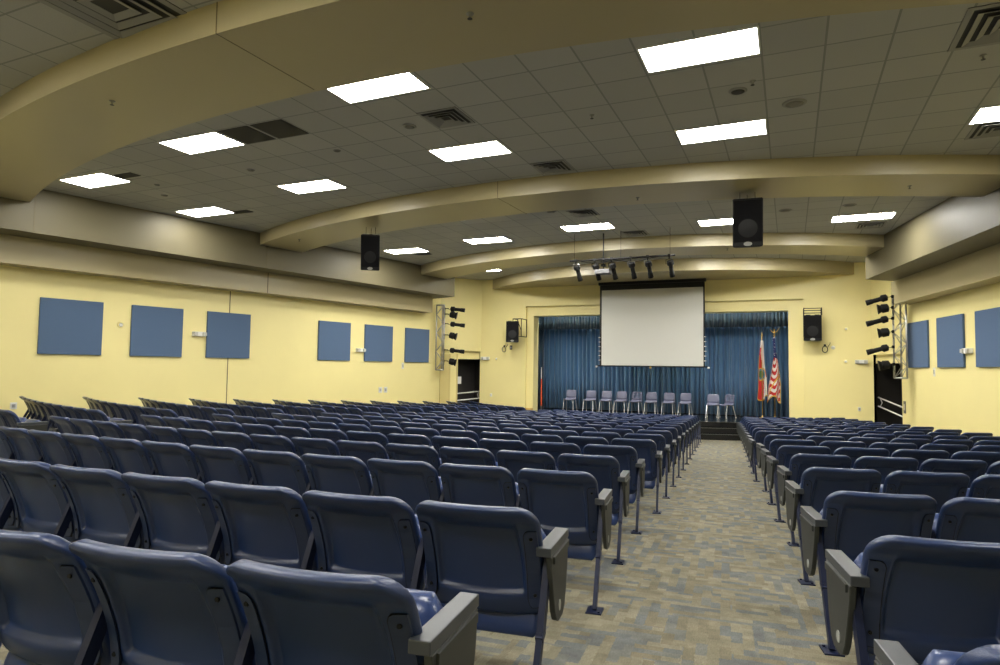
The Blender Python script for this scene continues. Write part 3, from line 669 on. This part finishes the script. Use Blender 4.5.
l, r_ = LWF(10.19, EYE + .89); wdisc(l, r_, .075, 'round cream fitting on the left wall between first and second blue panels')
wdisc((-10.38, YF, EYE + .35), 0, .06, 'round cream fitting right of the left front emergency light')
wdisc((1.62, YF, EYE + 1.37), 0, .06, 'round cream fitting high on the wall right of the right loudspeaker')
wdisc((1.60, YF, EYE + .35), 0, .07, 'round cream fitting left of the right front emergency light')
wdisc((1.25, YF, EYE + .79), 0, .06, 'white round connector below the right wall loudspeaker', cat='connector')
def plate(loc, rz, w_, h_, label, grp, n=1, name='wall_plate', cat='wall plate', m=WHITE):
    t = thing(name, label, cat, loc, rz, grp)
    bm = new(); box(bm, -w_ / 2, w_ / 2, -.012, 0, -h_ / 2, h_ / 2, bev=.003); obj('cover', bm, m, t)
    for k in range(n):
        x = (k - (n - 1) / 2) * w_ / n; bm = new(); box(bm, x - w_ / n * .25, x + w_ / n * .25, -.022, -.010, -h_ * .25, h_ * .25, bev=.003); obj('switch', bm, ALU if cat != 'call station' else VENTD, t)
l, r_ = LWF(18.42, EYE - .80); plate(l, r_, .15, .19, 'pale double wall plate below the blue panels, left one', 'wall plates')
l, r_ = LWF(18.66, EYE - .80); plate(l, r_, .15, .19, 'pale double wall plate below the blue panels, right one', 'wall plates')
l, r_ = LWF(19.45, EYE + .03); plate(l, r_, .10, .22, 'small white device below the farthest left blue panel', 'small wall devices', name='wall_device', cat='device')
(l, r_) = on_wall(1, 19.3, EYE + .05); plate(l, r_, .10, .22, 'small white device below the right wall panels', 'small wall devices', name='wall_device', cat='device')
l, r_ = LWF(8.2, EYE - .93); plate(l, r_, .12, .14, 'pale switch low on the left wall just above the seats', 'wall plates')
plate((1.95, YF, EYE - 1.11), 0, .08, .12, 'white outlet on the front wall left of the right doorway', 'wall plates')
plate((-10.59, YF, EYE - 1.05), 0, .08, .12, 'white outlet on the front wall under the left emergency light', 'wall plates')
plate((-9.77, YF, EYE + .79), 0, .10, .16, 'small dark box below the left wall loudspeaker', 'dark wall boxes', name='junction_box', cat='box', m=BLACK)
(l, r_) = on_wall(1, 21.22, EYE - .94); plate(l, r_, .16, .34, 'dark grey box on the wall beside the right doorway', 'dark wall boxes', name='control_box', cat='box', m=mat('grey_box', (.12, .12, .11), .5))
def cable_loop(x, z, label):
    t = thing('cable_coil', label, 'cable', (x, YF, z), 0, 'coiled speaker cables')
    bm = new(); tube(bm, [(.0 + .075 * math.cos(a), -.04 - .01 * math.sin(3 * a), .02 + .10 * math.sin(a)) for a in [k * .33 for k in range(20)]], .012, 6); obj('loop', bm, CABLE, t)
    bm = new(); tube(bm, [(.08, -.03, .1), (.14, -.02, .18), (.15, -.015, .24)], .009, 6); obj('tail', bm, CABLE, t)
    bm = new(); box(bm, -.03, .03, -.02, 0, .12, .18, bev=.004); obj('hook', bm, BLACK, t)
cable_loop(-10.05, EYE + .70, 'coiled black cable on the wall below the left wall loudspeaker')
cable_loop(1.02, EYE + .71, 'coiled black cable on the wall below the right wall loudspeaker')

# handrails and notice in the doorways
def rail(P, d, n, u0, u1, z0, z1, label):
    t = thing('handrail', label, 'handrail', (P.x, P.y, 0), 0, 'white doorway handrails')
    a = d * u0 + n * .12; b = d * u1 + n * .12
    for dz in (0, -.27):
        bm = new(); tube(bm, [(a.x, a.y, z0 + dz), (b.x, b.y, z1 + dz)], .024, 8); obj('rail', bm, WHITE, t)
    for k in (.06, .94):
        c = a.lerp(b, k); zc = z0 + (z1 - z0) * k
        bm = new(); tube(bm, [(c.x, c.y, zc - .27), (c.x + n.x * .06, c.y + n.y * .06, zc - .14), (c.x, c.y, zc)], .012, 6); obj('bracket', bm, WHITE, t)
rail(P1, d1, n1, a1_ - .02, e1 + .10, EYE - 1.02, EYE - .93, 'pair of white handrails across the dark left doorway')
rail(P2, d2, n2, a2 - .02, e2 + .12, EYE - 1.03, EYE - .74, 'pair of sloping white handrails across the dark right doorway')
c_ = P1 + d1 * (a1_ + .20) + n1 * .30; d = d1
t = thing('door_notice', 'white paper notice in the dark left doorway', 'notice', (c_.x, c_.y, EYE - .50), math.atan2(d.y, d.x))
bm = new(); box(bm, -.11, .11, -.003, 0, -.14, .14); obj('sheet', bm, PAPER, t)
bm = new(); box(bm, -.13, .13, 0, .04, -1.55, .17, bev=.004); obj('stand', bm, DARK, t)

# ------------------------------------------------------------------ flags
def staff(t, top, eagle):
    bm = new(); lathe(bm, [(.13, 0), (.13, .02), (.09, .05), (.03, .07), (.02, .12)], 20); obj('base', bm, BRASS, t, True)
    bm = new(); cyl(bm, (0, 0, .1), (0, 0, top), .014, 10); obj('pole', bm, BRASS, t)
    bm = new()
    if eagle:
        lathe(bm, [(.012, 0), (.03, .03), (.03, .05), (.012, .08)], 12, 0, (0, 0, top))
        lathe(bm, [(.005, .08), (.028, .12), (.03, .16), (.012, .21), (.018, .23), (.003, .25)], 10, 0, (0, 0, top))
        for s in (-1, 1):
            v = [bm.verts.new(p) for p in ((s * .015, 0, top + .13), (s * .08, .0, top + .20), (s * .15, 0, top + .28), (s * .10, 0, top + .19), (s * .05, 0, top + .13))]
            w2 = [bm.verts.new((p.co.x, .02, p.co.z)) for p in v]
            bm.faces.new(v); bm.faces.new(w2[::-1])
            for i in range(5): bm.faces.new((v[i], v[(i + 1) % 5], w2[(i + 1) % 5], w2[i]))
    else:
        lathe(bm, [(.012, 0), (.03, .02), (.012, .05), (.03, .10), (.015, .17), (.003, .24)], 10, 0, (0, 0, top))
    obj('finial', bm, BRASS, t, True)
def draped(t, z_top, z_bot, wid, folds, colour, mats, seed, t0=0.):
    rnd = random.Random(seed); bm = new(); NU, NV = 60, 90; V = []
    for j in range(NV + 1):
        tv = j / NV; wv = wid * (.10 + .90 * min(1, max(0, tv - t0) * 1.5 / (1 - t0)) ** .8); row = []
        for i in range(NU + 1):
            s = i / NU
            x = -wv * .5 + wv * s + .02 * math.sin(6 * tv + seed) + (.03 * math.sin(9 * s + 3 * tv))
            y = -.03 - .055 * min(1, tv * 2 + .25) * math.sin(s * folds * PI + 1.3 * tv) - .02 * math.sin(s * 17 + tv * 4)
            z = z_top - tv * (z_top - z_bot) * (1 - .05 * math.sin(s * folds * PI * .5 + seed)) - .05 * abs(s - .5) * tv
            row.append(bm.verts.new((x, y, z)))
        V.append(row)
    for j in range(NV):
        for i in range(NU):
            f = bm.faces.new((V[j][i], V[j + 1][i], V[j + 1][i + 1], V[j][i + 1])); f.smooth = True
            f.material_index = colour((i + .5) / NU, (j + .5) / NV)
    o = obj('cloth', bm, mats, t); o.modifiers.new('thickness', 'SOLIDIFY').thickness = .006
    return o
def fl(s, v):
    if v > .975 or s < .035 and v > .25: return 2
    e = ((s - .42) / .36) ** 2 + ((v - .56) / .11) ** 2
    if e < .28: return 3
    if e < .65: return 4
    if e < 1: return 2
    if s > .86 and .5 < v < .66: return 0
    return 0 if s < .46 + .10 * math.sin(v * 3) and v > .12 else 1
t = thing('state_flag', 'white flag with red bars and a round seal, furled on a brass pole, left one', 'flag', (-.86, 23.75, .5), 0, 'flags on poles beside the curtain')
staff(t, 2.72, False); draped(t, 2.66, .70, .32, 3, fl, [RED, FWHITE, GOLD, FGREEN, SKYB], 3)
def us(s, v):
    if v > .978 or (s > .965 and v > .55): return 2
    if v < .34: return 3 if not ((int(s * 14) + int(v * 60)) % 5 == 0 and int(v * 60) % 3 == 0) else 1
    if abs((s * .55 + v) - 1.02) < .02: return 2
    return int((s * .45 + v * 1.0 + .1 * math.sin(s * 9)) * 17) % 2
t = thing('national_flag', 'red and white striped flag with starred blue corner on an eagle-topped pole, right one', 'flag', (-.47, 23.85, .5), 0, 'flags on poles beside the curtain')
staff(t, 2.80, True); draped(t, 2.78, .66, .44, 4, us, [RED, FWHITE, GOLD, FBLUE], 5, .22)

# ------------------------------------------------------------------ school chairs on the stage
def school_chair_parts(slotted):
    t = bpy.data.objects.new('stage_chair', None); C.objects.link(t)
    # one-piece shell: seat rolling up into the back (front towards -Y)
    prof = [(-.20, .425), (-.17, .445), (-.05, .44), (.08, .43), (.15, .44), (.185, .49), (.20, .56), (.215, .66), (.24, .76), (.25, .79)]
    wid = [.17, .20, .205, .205, .20, .19, .195, .195, .18, .15]
    def shell(i0, i1, cut=None):
        bm = new(); N = 14; V = []
        for k in range(i0, i1 + 1):
            (y, z), hw = prof[k], wid[k]
            V.append([bm.verts.new((hw * (2 * i / N - 1), y - (.02 * (2 * i / N - 1) ** 2 if k > 5 else -0.0), z + (.015 * (2 * i / N - 1) ** 2 if k <= 5 else 0))) for i in range(N + 1)])
        for k in range(len(V) - 1):
            for i in range(N):
                if cut and k + i0 in (6, 7) and i in (3, 5, 8, 10): continue
                bm.faces.new((V[k][i], V[k][i + 1], V[k + 1][i + 1], V[k + 1][i]))
        return bm
    o = obj('seat', shell(0, 5), SHELL, t, True); solid(o, .012)
    o = obj('backrest', shell(5, 9, slotted), SHELL, t, True); solid(o, .012)
    for s in (-1, 1):
        bm = new(); tube(bm, [(s * .15, -.12, .425), (s * .18, -.16, .40), (s * .205, -.22, .02)], .0155, 8); lg = obj('leg', bm, CHROME, t, True)
        bm = new(); cyl(bm, (s * .205, -.22, 0), (s * .205, -.22, .025), .017, 8); obj('glide', bm, WHITE, lg)
        bm = new(); tube(bm, [(s * .15, .10, .425), (s * .18, .14, .40), (s * .215, .25, .02)], .0155, 8); lg = obj('leg', bm, CHROME, t, True)
        bm = new(); cyl(bm, (s * .215, .25, 0), (s * .215, .25, .025), .017, 8); obj('glide', bm, WHITE, lg)
    bm = new(); tube(bm, [(-.15, -.12, .42), (.15, -.12, .42)], .011, 8); tube(bm, [(-.15, .10, .42), (.15, .10, .42)], .011, 8); obj('under_frame', bm, CHROME, t)
    return t
def copy_tree(o, parent=None):
    c = o.copy(); C.objects.link(c); c.parent = parent
    for ch in list(o.children): copy_tree(ch, c)
    return c
proto = {False: school_chair_parts(False), True: school_chair_parts(True)}; used = {False: False, True: False}
SC = [(-7.72, 23.8, 0), (-6.92, 23.75, -3), (-6.30, 23.75, 2), (-5.74, 23.75, -2), (-5.19, 23.75, -6), (-4.63, 23.75, 0), (-4.00, 23.75, -2), (-3.43, 23.8, -3), (-2.44, 23.4, 0), (-2.02, 23.55, -35)]
for i, (x, y, rz) in enumerate(SC):
    sl = i in (4, 9)
    t = proto[sl] if not used[sl] else copy_tree(proto[sl]); used[sl] = True
    t.location = (x, y, .5); t.rotation_euler = (0, 0, math.radians(rz))
    if i == 9: lb = 'slotted-back blue stacking chair at the right end of the stage chairs, turned sideways'
    elif sl: lb = 'slotted-back blue stacking chair in the middle of the stage chairs, fifth from the left'
    elif i == 8: lb = 'blue plastic stacking chair standing apart beside the turned chair at the stage steps'
    elif i == 7: lb = 'blue plastic stacking chair at the right end of the group of eight on stage'
    else: lb = 'blue plastic stacking chair with chrome legs on the stage, %s from the left' % ORD[i]
    tag(t, lb, 'chair', 'blue stacking chairs on the stage')

# ------------------------------------------------------------------ auditorium seats
def smooth01(a, b, x):
    k = max(0., min(1., (x - a) / (b - a))); return k * k * (3 - 2 * k)
TOP, BOT, HW = .768, .285, .2575
def back_bm(hi):
    if hi:
        us_ = [-1, -.992, -.975, -.94, -.89, -.83, -.77, -.74, -.715, -.69, -.665, -.64, -.56, -.4, -.2, 0]
        zs = [0, .006, .018, .04, .08, .13, .17, .20, .225, .245, .265, .30, .38, .48, .58, .66, .72, .745, .77, .79, .81, .835, .87, .91, .945, .97, .988, .997, 1]
    else:
        us_ = [-1, -.97, -.88, -.76, -.68, -.64, -.3]; zs = [0, .03, .12, .20, .24, .5, .74, .78, .82, .90, .96, .99, 1]
    us_ = us_ + [-u for u in us_ if u < 0][::-1]
    bm = new(); R_, F_ = [], []
    for v in zs:
        z = BOT + (TOP - BOT) * v
        hw = HW
        if z > TOP - .085: hw = HW - .085 + math.sqrt(max(0, .085 ** 2 - (z - TOP + .085) ** 2))
        elif z < .36: hw = HW - .05 * ((.36 - z) / (.36 - BOT)) ** 2.2
        hw = max(hw, .17)
        yc = -.17 * (max(0, z - .36) / .41) ** 1.7 + .075 * (max(0, .40 - z) / .115) ** 1.6 * .6
        ra, fa = [], []
        for u in us_:
            x = u * hw
            ev = min(1, (1 - v) / .035) ; eb = min(1, v / .03); eu = min(1, (1 - abs(u)) / .045)
            k = math.sqrt(max(0, 1 - (1 - ev) ** 2)) * math.sqrt(max(0, 1 - (1 - eb) ** 2)) * math.sqrt(max(0, 1 - (1 - eu) ** 2))
            curve = .045 * (x / HW) ** 2
            lim = .175 - .012 * smooth01(.5, .7, z)
            rec = smooth01(lim + .012, lim - .006, abs(x)) * smooth01(.385 - .012 * (1 - (x / .18) ** 2), .405 - .012 * (1 - (x / .18) ** 2), z) * smooth01(.692, .668, z)
            roll = .024 * smooth01(.69, .735, z)
            th = .022 + roll
            ra.append(bm.verts.new((x, yc + curve - th * k + .026 * rec, z)))
            fa.append(bm.verts.new((x, yc + curve + .016 * k, z)))
        R_.append(ra); F_.append(fa)
    n = len(us_); m = len(zs)
    for j in range(m - 1):
        for i in range(n - 1):
            bm.faces.new((R_[j][i], R_[j][i + 1], R_[j + 1][i + 1], R_[j + 1][i]))
            bm.faces.new((F_[j][i + 1], F_[j][i], F_[j + 1][i], F_[j + 1][i + 1]))
        bm.faces.new((F_[j][0], R_[j][0], R_[j + 1][0], F_[j + 1][0])); bm.faces.new((R_[j][-1], F_[j][-1], F_[j + 1][-1], R_[j + 1][-1]))
    for i in range(n - 1):
        bm.faces.new((F_[0][i], F_[0][i + 1], R_[0][i + 1], R_[0][i])); bm.faces.new((R_[-1][i], R_[-1][i + 1], F_[-1][i + 1], F_[-1][i]))
    bmesh.ops.remove_doubles(bm, verts=bm.verts, dist=.0002)
    for f in bm.faces: f.smooth = True
    return bm
def seat_bm(hi):                             # pan tipped up, nearly upright in front of the back
    bm = new(); NU = 18 if hi else 8; NV = 16 if hi else 7; top_, bot_ = [], []
    for j in range(NV + 1):
        v = .5 - .5 * math.cos(PI * j / NV); l = -.19 + .45 * v
        ra, fa = [], []
        for i in range(NU + 1):
            u = -math.cos(PI * i / NU)
            hw = .236 - .05 * max(0, (v - .75) / .25) ** 2.5 - .03 * max(0, (.12 - v) / .12) ** 2
            e = math.sqrt(max(0, 1 - abs(u) ** 6)) * math.sqrt(max(0, 1 - max(0, (v - .86) / .14) ** 2)) * math.sqrt(max(0, 1 - max(0, (.1 - v) / .1) ** 2))
            bulge = .030 + .028 * smooth01(.45, .9, v)
            dish = .012 * (1 - u * u) * (1 - v)
            ra.append(bm.verts.new((u * hw, l, -(.018 + bulge * .55) * e)))
            fa.append(bm.verts.new((u * hw, l, (bulge - dish) * e)))
        bot_.append(ra); top_.append(fa)
    for j in range(NV):
        for i in range(NU):
            bm.faces.new((top_[j][i], top_[j][i + 1], top_[j + 1][i + 1], top_[j + 1][i])); bm.faces.new((bot_[j][i + 1], bot_[j][i], bot_[j + 1][i], bot_[j + 1][i + 1]))
        bm.faces.new((bot_[j][0], top_[j][0], top_[j + 1][0], bot_[j + 1][0])); bm.faces.new((top_[j][-1], bot_[j][-1], bot_[j + 1][-1], top_[j + 1][-1]))
    for i in range(NU):
        bm.faces.new((bot_[0][i], bot_[0][i + 1], top_[0][i + 1], top_[0][i])); bm.faces.new((top_[-1][i], top_[-1][i + 1], bot_[-1][i + 1], bot_[-1][i]))
    bmesh.ops.remove_doubles(bm, verts=bm.verts, dist=.0002)
    # length axis +Y -> tipped up; the sitting face (local +Z) turns towards the backrest
    bm.transform(Matrix.Translation((0, .115, .375)) @ Matrix.Rotation(math.radians(66), 4, 'X'))
    for f in bm.faces: f.smooth = True
    return bm
def plate_bm(s):                             # hinge plate on the rear of the shell
    bm = new(); x0, x1 = .196, .246; pts = []
    ya = lambda z: -.17 * (max(0, z - .36) / .41) ** 1.7
    zz = [.335, .345, .37, .42, .48, .54, .60, .64, .655, .662]
    L_, R_ = [], []
    for z in zz:
        ins = .016 if z in (.335, .662) else (.006 if z in (.345, .655) else 0)
        L_.append((x0 + ins, z)); R_.append((x1 - (ins if z < .5 else 0) - (.02 if z > .65 else 0) * 0, z))
    f_ = [[bm.verts.new((s * x, ya(z) + .045 * (x / HW) ** 2 - .029, z)) for x, z in q] for q in (L_, R_)]
    b_ = [[bm.verts.new((s * x, ya(z) + .045 * (x / HW) ** 2 - .018, z)) for x, z in q] for q in (L_, R_)]
    n = len(zz)
    for k in range(n - 1):
        for q in ((f_[0][k], f_[1][k], f_[1][k + 1], f_[0][k + 1]), (b_[1][k], b_[0][k], b_[0][k + 1], b_[1][k + 1]), (f_[1][k], b_[1][k], b_[1][k + 1], f_[1][k + 1]), (b_[0][k], f_[0][k], f_[0][k + 1], b_[0][k + 1])):
            bm.faces.new(q)
    bm.faces.new((f_[0][0], b_[0][0], b_[1][0], f_[1][0]))
    bm.faces.new((f_[1][-1], b_[1][-1], b_[0][-1], f_[0][-1]))
    zg = [zz[0] - .004] + zz[1:-1] + [zz[-1] + .004]           # thin dark joint around the plate
    gl = [(a - .004, z) for (a, b), z in zip(L_, zg)]; gr = [(x1 - .001, z) for z in zg]
    G = [[bm.verts.new((s * x, ya(z) + .045 * (x / HW) ** 2 - .0245, z)) for x, z in q] for q in (gl, gr)]
    for q in range(n - 1):
        bm.faces.new((G[0][q], G[1][q], G[1][q + 1], G[0][q + 1])).material_index = 1
    bmesh.ops.recalc_face_normals(bm, faces=bm.faces)
    return bm
def bolt_bm(s, z):
    bm = new(); y = -.17 * (max(0, z - .36) / .41) ** 1.7 + .045 * (.222 / HW) ** 2 - .029
    cyl(bm, (s * .222, y, z), (s * .222, y - .005, z), .0085, 10, .006); return bm
def leg_bm(x):
    bm = new(); bar(bm, (x, .03, .56), (x, -.10, .28), .026, .045); bar(bm, (x, -.10, .285), (x, -.24, .012), .024, .036)
    bar(bm, (x, -.10, .265), (x, -.11, .285), .03, .05); return bm
def foot_bm(x):
    bm = new(); box(bm, x - .045, x + .045, -.295, -.185, 0, .010)
    for s in (-1, 1): cyl(bm, (x + s * .028, -.24 - s * .035, .010), (x + s * .028, -.24 - s * .035, .018), .008, 8)
    return bm
def mid_arm_bm(x):
    bm = new(); box(bm, x - .022, x + .022, .03, .27, .53, .56, bev=.004); return bm
def arm_bm(x):
    bm = new(); box(bm, x - .030, x + .030, -.07, .29, .562, .598, bev=.004); return bm
def tablet_bm(x, s):                         # folded writing tablet hanging outside the arm
    xo = x + s * .008; pts = [(-.06, .561), (.28, .561), (.272, .48), (.245, .36), (.21, .285), (.17, .262), (.09, .262), (.05, .28), (.02, .32), (-.02, .42), (-.05, .51)]
    bm = new(); extrude_x(bm, pts, xo, xo + s * .022); bmesh.ops.recalc_face_normals(bm, faces=bm.faces)
    bmesh.ops.bevel(bm, geom=list(bm.edges), offset=.003, segments=1, affect='EDGES')
    box(bm, min(xo + s * .022, xo + s * .030), max(xo + s * .022, xo + s * .030), -.03, .26, .528, .556)
    return bm
def disc_bm(x, s):
    xo = x + s * .030; bm = new(); cyl(bm, (xo, .10, .325), (xo + s * .003, .10, .325), .022, 16); return bm
PX = .27
def mesh_of(bm, m):
    me = bpy.data.meshes.new('seat_part'); bm.normal_update(); bm.to_mesh(me); bm.free(); [me.materials.append(x) for x in (m if isinstance(m, (list, tuple)) else [m])]; return me
LIB = {}
for q in ('hi', 'lo'):
    h_ = q == 'hi'
    LIB['backrest', q] = mesh_of(back_bm(h_), PLASTIC); LIB['seat', q] = mesh_of(seat_bm(h_), PANELM)
for s in (-1, 1):
    LIB['hinge_plate', s] = mesh_of(plate_bm(s), [PLATE, BOLT]); LIB['bolt_top', s] = mesh_of(bolt_bm(s, .63), BOLT); LIB['bolt_bottom', s] = mesh_of(bolt_bm(s, .385), BOLT)
    LIB['leg', s] = mesh_of(leg_bm(s * PX), STEEL); LIB['foot_plate', s] = mesh_of(foot_bm(s * PX), STEEL)
    LIB['mid_arm', s] = mesh_of(mid_arm_bm(s * PX), ARM)
    LIB['armrest', s] = mesh_of(arm_bm(s * PX), ARM); LIB['writing_tablet', s] = mesh_of(tablet_bm(s * PX, s), TABLET); LIB['row_marker', s] = mesh_of(disc_bm(s * PX, s), MARK)
def part(name, key, parent):
    o = bpy.data.objects.new(name, LIB[key]); C.objects.link(o); o.parent = parent; return o
def joined(keys, name):
    bm = new(); mats = []
    for k in keys:
        me = LIB[k]; m = me.materials[0]
        if m not in mats: mats.append(m)
        n0 = len(bm.faces); bm.from_mesh(me); bm.faces.ensure_lookup_table()
        for f in bm.faces[n0:]: f.material_index = mats.index(m)
    me = bpy.data.meshes.new(name); bm.to_mesh(me); bm.free()
    for m in mats: me.materials.append(m)
    return me
def seat(loc, rz, sx, sides, tablet, q, label, group):
    t = thing('auditorium_seat', label, 'seat', loc, rz, group); t.scale = (sx, 1, 1)
    part('backrest', ('backrest', q), t); part('seat', ('seat', q), t)
    for s in (-1, 1):
        p_ = part('hinge_plate', ('hinge_plate', s), t)
        if q == 'hi': part('bolt', ('bolt_top', s), p_); part('bolt', ('bolt_bottom', s), p_)
    for s in sides:
        l_ = part('leg', ('leg', s), t); part('foot_plate', ('foot_plate', s), l_)
        part('armrest', ('armrest' if s == tablet else 'mid_arm', s), t)
        if s == tablet:
            tb = part('writing_tablet', ('writing_tablet', s), t); part('row_marker', ('row_marker', s), tb)
    return t
def Yrow(k, blk):
    if k == -2: return 1.06
    if k == -1: return 2.12
    if k == 0: return 3.28 if blk == 'R' else 3.48
    if k == 1 and blk == 'R': return 4.55
    return 3.5 + 1.14 * k
# measured rows: x of the left shoulder of the first and last seat, and the count
MEAS = {('L', -1): (-3.60, -1.375, 5), ('L', 0): (-6.20, -1.50, 10), ('L', 1): (-8.24, -1.64, 14), ('L', 2): (-8.14, -1.76, 13),
        ('R', 1): (.13, 1.17, 3), ('R', 2): (.05, 1.57, 4), ('R', 3): (-.06, 1.54, 4), ('R', 4): (-.16, 1.98, 5), ('R', 5): (-.27, 2.29, 6), ('R', 0): (.22, .75, 2), ('R', -1): (.30, .84, 2),
        ('C', 2): (-9.80, -14.34, 10), ('C', 3): (-9.74, -14.22, 9), ('C', 4): (-9.66, -14.0, 9)}
SH = -.212                                   # shoulder offset from the seat centre
seats = []
for k in range(-2, 15):
    for blk in 'LRC':
        Y0 = Yrow(k, blk); R = CY - Y0
        def th_of(x): return math.asin((x - CX) / R)
        if blk == 'L':
            lim0 = -8.72 + .0863 * Y0; lim1 = -.72 - .0863 * Y0
        elif blk == 'R':
            lim0 = .42 - .085 * (Y0 + .4); lim1 = min(5.92 - .205 * (Y0 + 2), 6.3)
        else:
            lim1 = -9.95 + .0863 * (Y0 + .8); lim0 = -16.0 + .205 * (Y0 + 2.0)
        key = (blk, k); base_p = .54
        if key in MEAS:
            x0, x1, n_ = MEAS[key]; pitch = abs(th_of(x1) - th_of(x0)) * R / (n_ - 1)
            xa = x0 if blk != 'C' else x0
            dth = pitch / R; sgn = -1 if blk == 'C' else 1
            ths = [th_of(x0) - SH / R + sgn * dth * i for i in range(n_)]
            while blk == 'L' and CX + R * math.sin(ths[0] - dth) - .27 > max(lim0, -16): ths.insert(0, ths[0] - dth)
            if blk == 'L' and CX + R * math.sin(ths[-1] + dth) + .27 < lim1 + .20: ths.append(ths[-1] + dth)
            while blk == 'R' and CX + R * math.sin(ths[-1] + dth) + .27 < lim1: ths.append(ths[-1] + dth)
            if blk == 'C': ths = ths[::-1]
        elif key == ('L', -2):
            pitch = .545; dth = pitch / R; first = th_of(-1.30) - SH / R; ths = [first - dth * i for i in range(12)][::-1]
        else:
            a0, a1 = th_of(lim0), th_of(lim1); Lr = (a1 - a0) * R; n_ = max(1, round(Lr / base_p)); pitch = min(.56, Lr / n_); dth = pitch / R
            if blk == 'R': ths = [a0 + dth * (i + .5) for i in range(n_)]
            else: ths = [a1 - dth * (i + .5) for i in range(n_)][::-1]
        for i, th in enumerate(ths):
            x, y = CX + R * math.sin(th), CY - R * math.cos(th)
            # the top of the back sits on the row line: move the base forward by the lean
            x -= math.sin(th) * .18; y += math.cos(th) * .18
            if k == -1 and blk == 'L': y += .025 * max(0, -1.4 - x)
            if x > RW(y) - .35 or x < LW(y) + .30: continue
            seats.append([k, blk, i, len(ths), x, y, th, pitch])
def in_view(x, y, z=.5):
    v = Vector((x, y, floor_z(x, y) + z - EYE)); d_ = v.dot(fw)
    if d_ < .25: return False
    px = 500 + 645 * v.dot(rt) / d_; py = 332.5 - 645 * v.dot(up) / d_
    return -60 - 200 / d_ < px < 1060 + 200 / d_ and py < 665 + 420 / d_
vis = [s for s in seats if in_view(s[4], s[5])]
for s in vis: s.append(math.hypot(s[4], s[5]) * (1.0 if not (s[2] in (0, s[3] - 1)) else .9))
vis.sort(key=lambda s: s[8])
NEAR, FAR = vis[:300], vis[300:]
print('SEATS total', len(seats), 'in view', len(vis))
BN = {'L': 'centre block', 'R': 'right block', 'C': 'far-left block'}
for k, blk, i, n_, x, y, th, pitch, dist in NEAR:
    rown = ORD[k + 2]
    if blk == 'L':
        j = n_ - 1 - i; pos = 'at the carpeted aisle' if j == 0 else '%s seat left from the carpeted aisle' % ORD[j]
        pos = 'on the carpeted aisle, armrest and tablet at its right' if j == 0 else ('%s seat from the carpeted aisle' % (ORD[j] if j < 17 else str(j)))
    elif blk == 'R':
        pos = 'on the carpeted aisle, armrest and tablet at its left' if i == 0 else '%s seat from the carpeted aisle' % ORD[i]
    else:
        j = n_ - 1 - i; pos = '%s seat from its aisle towards the wall' % ORD[j]
    lb = 'navy seat, %s, %s row from camera, %s' % (BN[blk], rown, pos)
    if 'tablet' in pos: lb = 'navy tip-up seat with tablet arm, %s, %s row from camera, on the aisle' % (BN[blk], rown)
    sides = [-1]
    if i == n_ - 1: sides.append(1)
    tab = 0
    if blk == 'L' and i == n_ - 1: tab = 1
    if blk == 'L' and i == 0: tab = -1
    if blk == 'R' and i == 0: tab = -1
    if blk == 'C' and i == n_ - 1: tab = 1
    q = 'hi' if dist < 8 else 'lo'
    seat((x, y, floor_z(x, y) + .0105), th, pitch / .54, sides, tab, q, lb, 'navy tip-up auditorium seats')
# the remaining far seats as one mass
if FAR:
    base = [('backrest', 'lo'), ('seat', 'lo'), ('leg', -1), ('foot_plate', -1), ('mid_arm', -1)]
    M0 = joined(base, 'far_seat'); MA = joined(base + [('leg', 1), ('foot_plate', 1), ('armrest', 1), ('writing_tablet', 1)], 'far_seat_end'); MB_ = joined(base + [('writing_tablet', -1)], 'far_seat_start')
    order = []; bm = new(); mats = [PLASTIC, PANELM, STEEL, ARM, TABLET]
    for k, blk, i, n_, x, y, th, pitch, dist in FAR:
        me = M0
        if i == n_ - 1 and blk in 'LC': me = MA
        if i == 0 and blk in 'LR': me = MB_
        v0 = len(bm.verts); f0 = len(bm.faces); bm.from_mesh(me); bm.verts.ensure_lookup_table(); bm.faces.ensure_lookup_table()
        M = Matrix.Translation((x, y, floor_z(x, y) + .0105)) @ Matrix.Rotation(th, 4, 'Z') @ Matrix.Scale(pitch / .54, 4, (1, 0, 0))
        for v in bm.verts[v0:]: v.co = M @ v.co
        idx = [mats.index(m) for m in me.materials]
        for f in bm.faces[f0:]: f.material_index = idx[f.material_index]
    o = obj('auditorium_seat_rows', bm, mats)
    tag(o, 'mass of distant navy auditorium seats in the front rows before the stage', 'seats', None, 'stuff')
